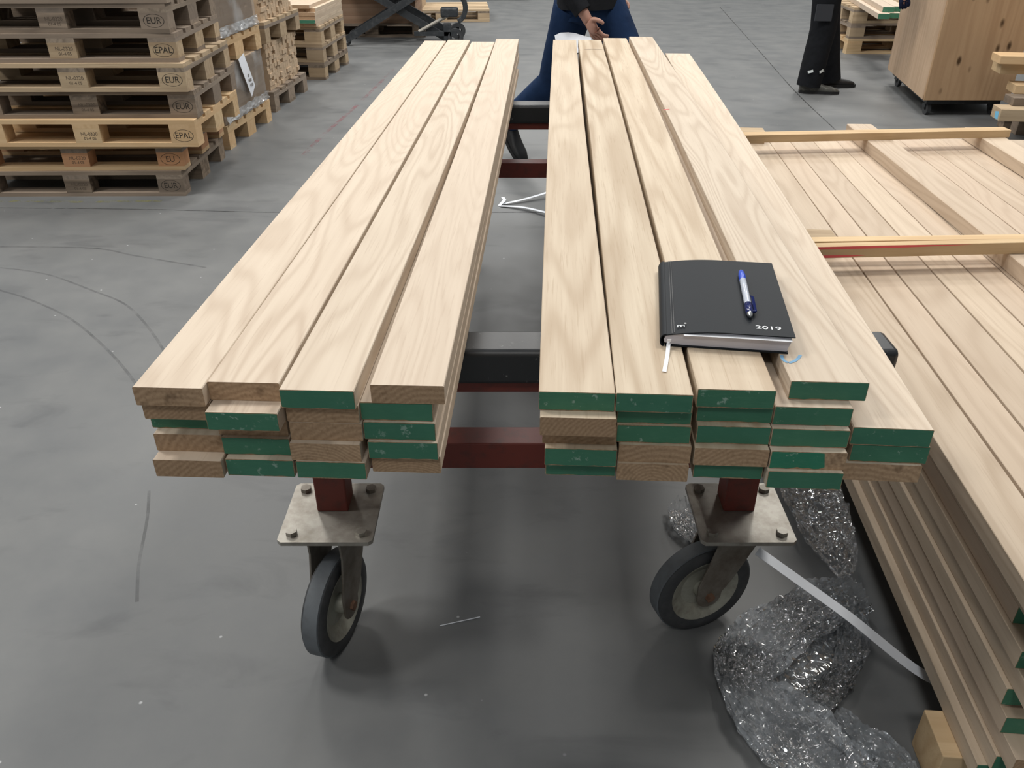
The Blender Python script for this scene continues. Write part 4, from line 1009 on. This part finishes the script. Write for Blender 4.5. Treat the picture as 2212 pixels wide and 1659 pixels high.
        f = [(i * n + q, i * n + (q + 1) % n, (i + 1) * n + (q + 1) % n, (i + 1) * n + q) for i in range(k - 1) for q in range(n)]
        if caps[0]: f.append(tuple(range(n)))
        if caps[1]: f.append(tuple(range((k - 1) * n, k * n)))
        mb.add(v, f)
    def limb(a, b, c, ra, rb, rc, t1=1.0, steps=5):
        out = []
        A, B, C = g(a), g(b), g(c)
        for i in range(steps): t = i / steps; out.append((A.lerp(B, t), ra + (rb - ra) * t, ra + (rb - ra) * t, None))
        for i in range(steps + 1): t = i / steps * t1; out.append((B.lerp(C, t) if t > 0.08 else B.lerp(C, 0.0), rb + (rc - rb) * t, rb + (rc - rb) * t, None))
        return out
    pv = g('pelvis'); mb = MB()
    sweep(mb, [(pv + Vector((0, 0, z)), a, b, 1) for z, a, b in ((0.12, 0.115, 0.155), (0.05, 0.128, 0.172), (-0.03, 0.135, 0.185), (-0.09, 0.125, 0.18), (-0.12, 0.08, 0.12))], caps=(True, True))
    for s in 'lr': sweep(mb, limb(s + 'hip', s + 'kn', s + 'an', 0.108 + bump * 0.4, 0.080 + bump * 0.7, 0.070 + bump * 0.9, 1.12 if bump else 1.0), caps=(True, True))
    mb.build('trousers', legm, r, smooth=True)
    mb = MB(); sp0, chv, nb_ = g('spine'), g('chest'), g('neckb')
    sweep(mb, [(pv + Vector((0, 0, -0.035)), 0.150, 0.198, 1), (pv + Vector((0, 0, 0.0)), 0.145, 0.192, 1), (pv.lerp(sp0, 0.5), 0.135, 0.18, 1), (sp0, 0.13, 0.178, 1), (sp0.lerp(chv, 0.5), 0.135, 0.19, 1), (chv, 0.13, 0.205, 1), (chv.lerp(nb_, 0.5), 0.11, 0.185, 1), (chv.lerp(nb_, 0.85), 0.100, 0.135, 1), (nb_ + Vector((0, 0, 0.015)), 0.082, 0.085, 1), (nb_ + Vector((0.005, 0, 0.04)), 0.072, 0.072, 1)], caps=(True, True))
    for s in 'lr':
        rows = limb(s + 'sh', s + 'el', s + 'wr', 0.080, 0.058, 0.044, 0.9)
        sh, ct = g(s + 'sh'), chv.lerp(nb_, 0.45)
        dn_ = (g(s + 'el') - sh).normalized()
        rows = [(ct.lerp(sh, 0.35) + Vector((0, 0, 0.01)), 0.078, 0.078, None), (ct.lerp(sh, 0.72) + Vector((0, 0, 0.008)), 0.082, 0.082, None), (sh + Vector((0, 0, 0.004)) - dn_ * 0.004, 0.083, 0.083, None)] + rows[1:]
        sweep(mb, rows, caps=(True, True))
    mb.build('jacket', topm, r, smooth=True)
    return r
yaw1 = math.atan2(-0.74, 0.67)
J1 = dict(pelvis=(0, 0, 0.93), spine=(0.01, 0, 1.12), chest=(0.03, 0, 1.34), neckb=(0.03, 0, 1.47), neck=(0.04, 0, 1.54), head=(0.06, 0, 1.65),
          lsh=(0.03, 0.20, 1.42), lel=(-0.12, 0.25, 1.16), lwr=(0.0, 0.24, 0.92), rsh=(0.03, -0.20, 1.42), rel=(0.0, -0.26, 1.10), rwr=(0.17, -0.20, 0.88), rhd=(0.1, 0.1, -0.3),
          lhip=(0.03, 0.09, 0.90), lkn=(0.32, 0.10, 0.52), lan=(0.36, 0.10, 0.11), rhip=(-0.02, -0.09, 0.90), rkn=(-0.18, -0.08, 0.50), ran=(-0.56, -0.05, 0.22))
p1 = person('person', (0.405, 4.78, 0), yaw1, J1, 'person walking past behind the cart in blue jeans and dark top, holding white paper', JEANS, DARKC, SHOEB)
shoe(p1, (0.30, 0.10, 0), 0, SHOEB); shoe(p1, (-0.66, -0.05, 0.17), 0, SHOEB, pitch=R(42))
rw = Vector(J1['rwr']) + Vector((0.05, 0.0, -0.11))
M1 = Matrix.Translation(p1.location) @ Matrix.Rotation(yaw1, 4, 'Z')
h0 = M1 @ rw
pp = [h0 + Vector((-0.185 + i * 0.03, 0.02 * math.sin(i * .7), -0.005 + 0.010 * math.cos(i * 0.8))) for i in range(7)]
tag(MB().strip(pp, [0.05, 0.08, 0.10, 0.11, 0.10, 0.08, 0.05], up=(0.1, -0.8, 0.6), th=0.0008).build('paper_sheet', PAPER, smooth=True), 'white paper held in the hand of the walking person', 'paper')

yaw2 = R(-4)
J2 = dict(pelvis=(0, 0, 0.93), spine=(0.05, 0, 1.12), chest=(0.14, 0, 1.31), neckb=(0.19, 0, 1.43), neck=(0.22, 0, 1.49), head=(0.27, 0, 1.59),
          lsh=(0.15, 0.20, 1.38), lel=(0.30, 0.24, 1.14), lwr=(0.50, 0.20, 1.04), rsh=(0.16, -0.20, 1.36), rel=(0.32, -0.28, 1.03), rwr=(0.47, -0.35, 0.80), rhd=(0, 0, -0.5),
          lhip=(0.01, 0.09, 0.90), lkn=(0.10, 0.11, 0.49), lan=(0.19, 0.13, 0.10), rhip=(0.0, -0.09, 0.90), rkn=(0.02, -0.10, 0.49), ran=(-0.02, -0.12, 0.10))
hl = P(1728, 200, 0); pz = Vector((hl.x + 0.09, hl.y + 0.12, 0))
p2 = person('person', pz, yaw2, J2, 'person standing beside the pine cabinet in black work trousers and dark safety shoes', WORKT, NAVYC, SHOE, gloves=NAVYC, bump=0.028)
shoe(p2, (-0.09, -0.12, 0), R(-6), SHOE, L=0.31); shoe(p2, (0.12, 0.14, 0), R(2), SHOEB, L=0.31)
for a in (0, 1, 2):
    th_ = R(-115 + a * 50)
    c = Vector((-0.025, -0.12, 0.175)); pts = [c + Vector((0.108 * math.cos(th_ + t), 0.108 * math.sin(th_ + t), 0.004 * i)) for i, t in enumerate((0, 0.12, 0.24, 0.36))]
    MB().strip(pts, 0.020, up=(math.cos(th_), math.sin(th_), 0.0), th=0.002).build('reflective_strip', REFL, p2)
MB().box(-0.09, 0.04, -0.222, -0.21, 0.55, 0.67).build('cargo_pocket', mat('grey_pocket', (0.03, 0.033, 0.04), 0.8), p2, bevel=0.004)
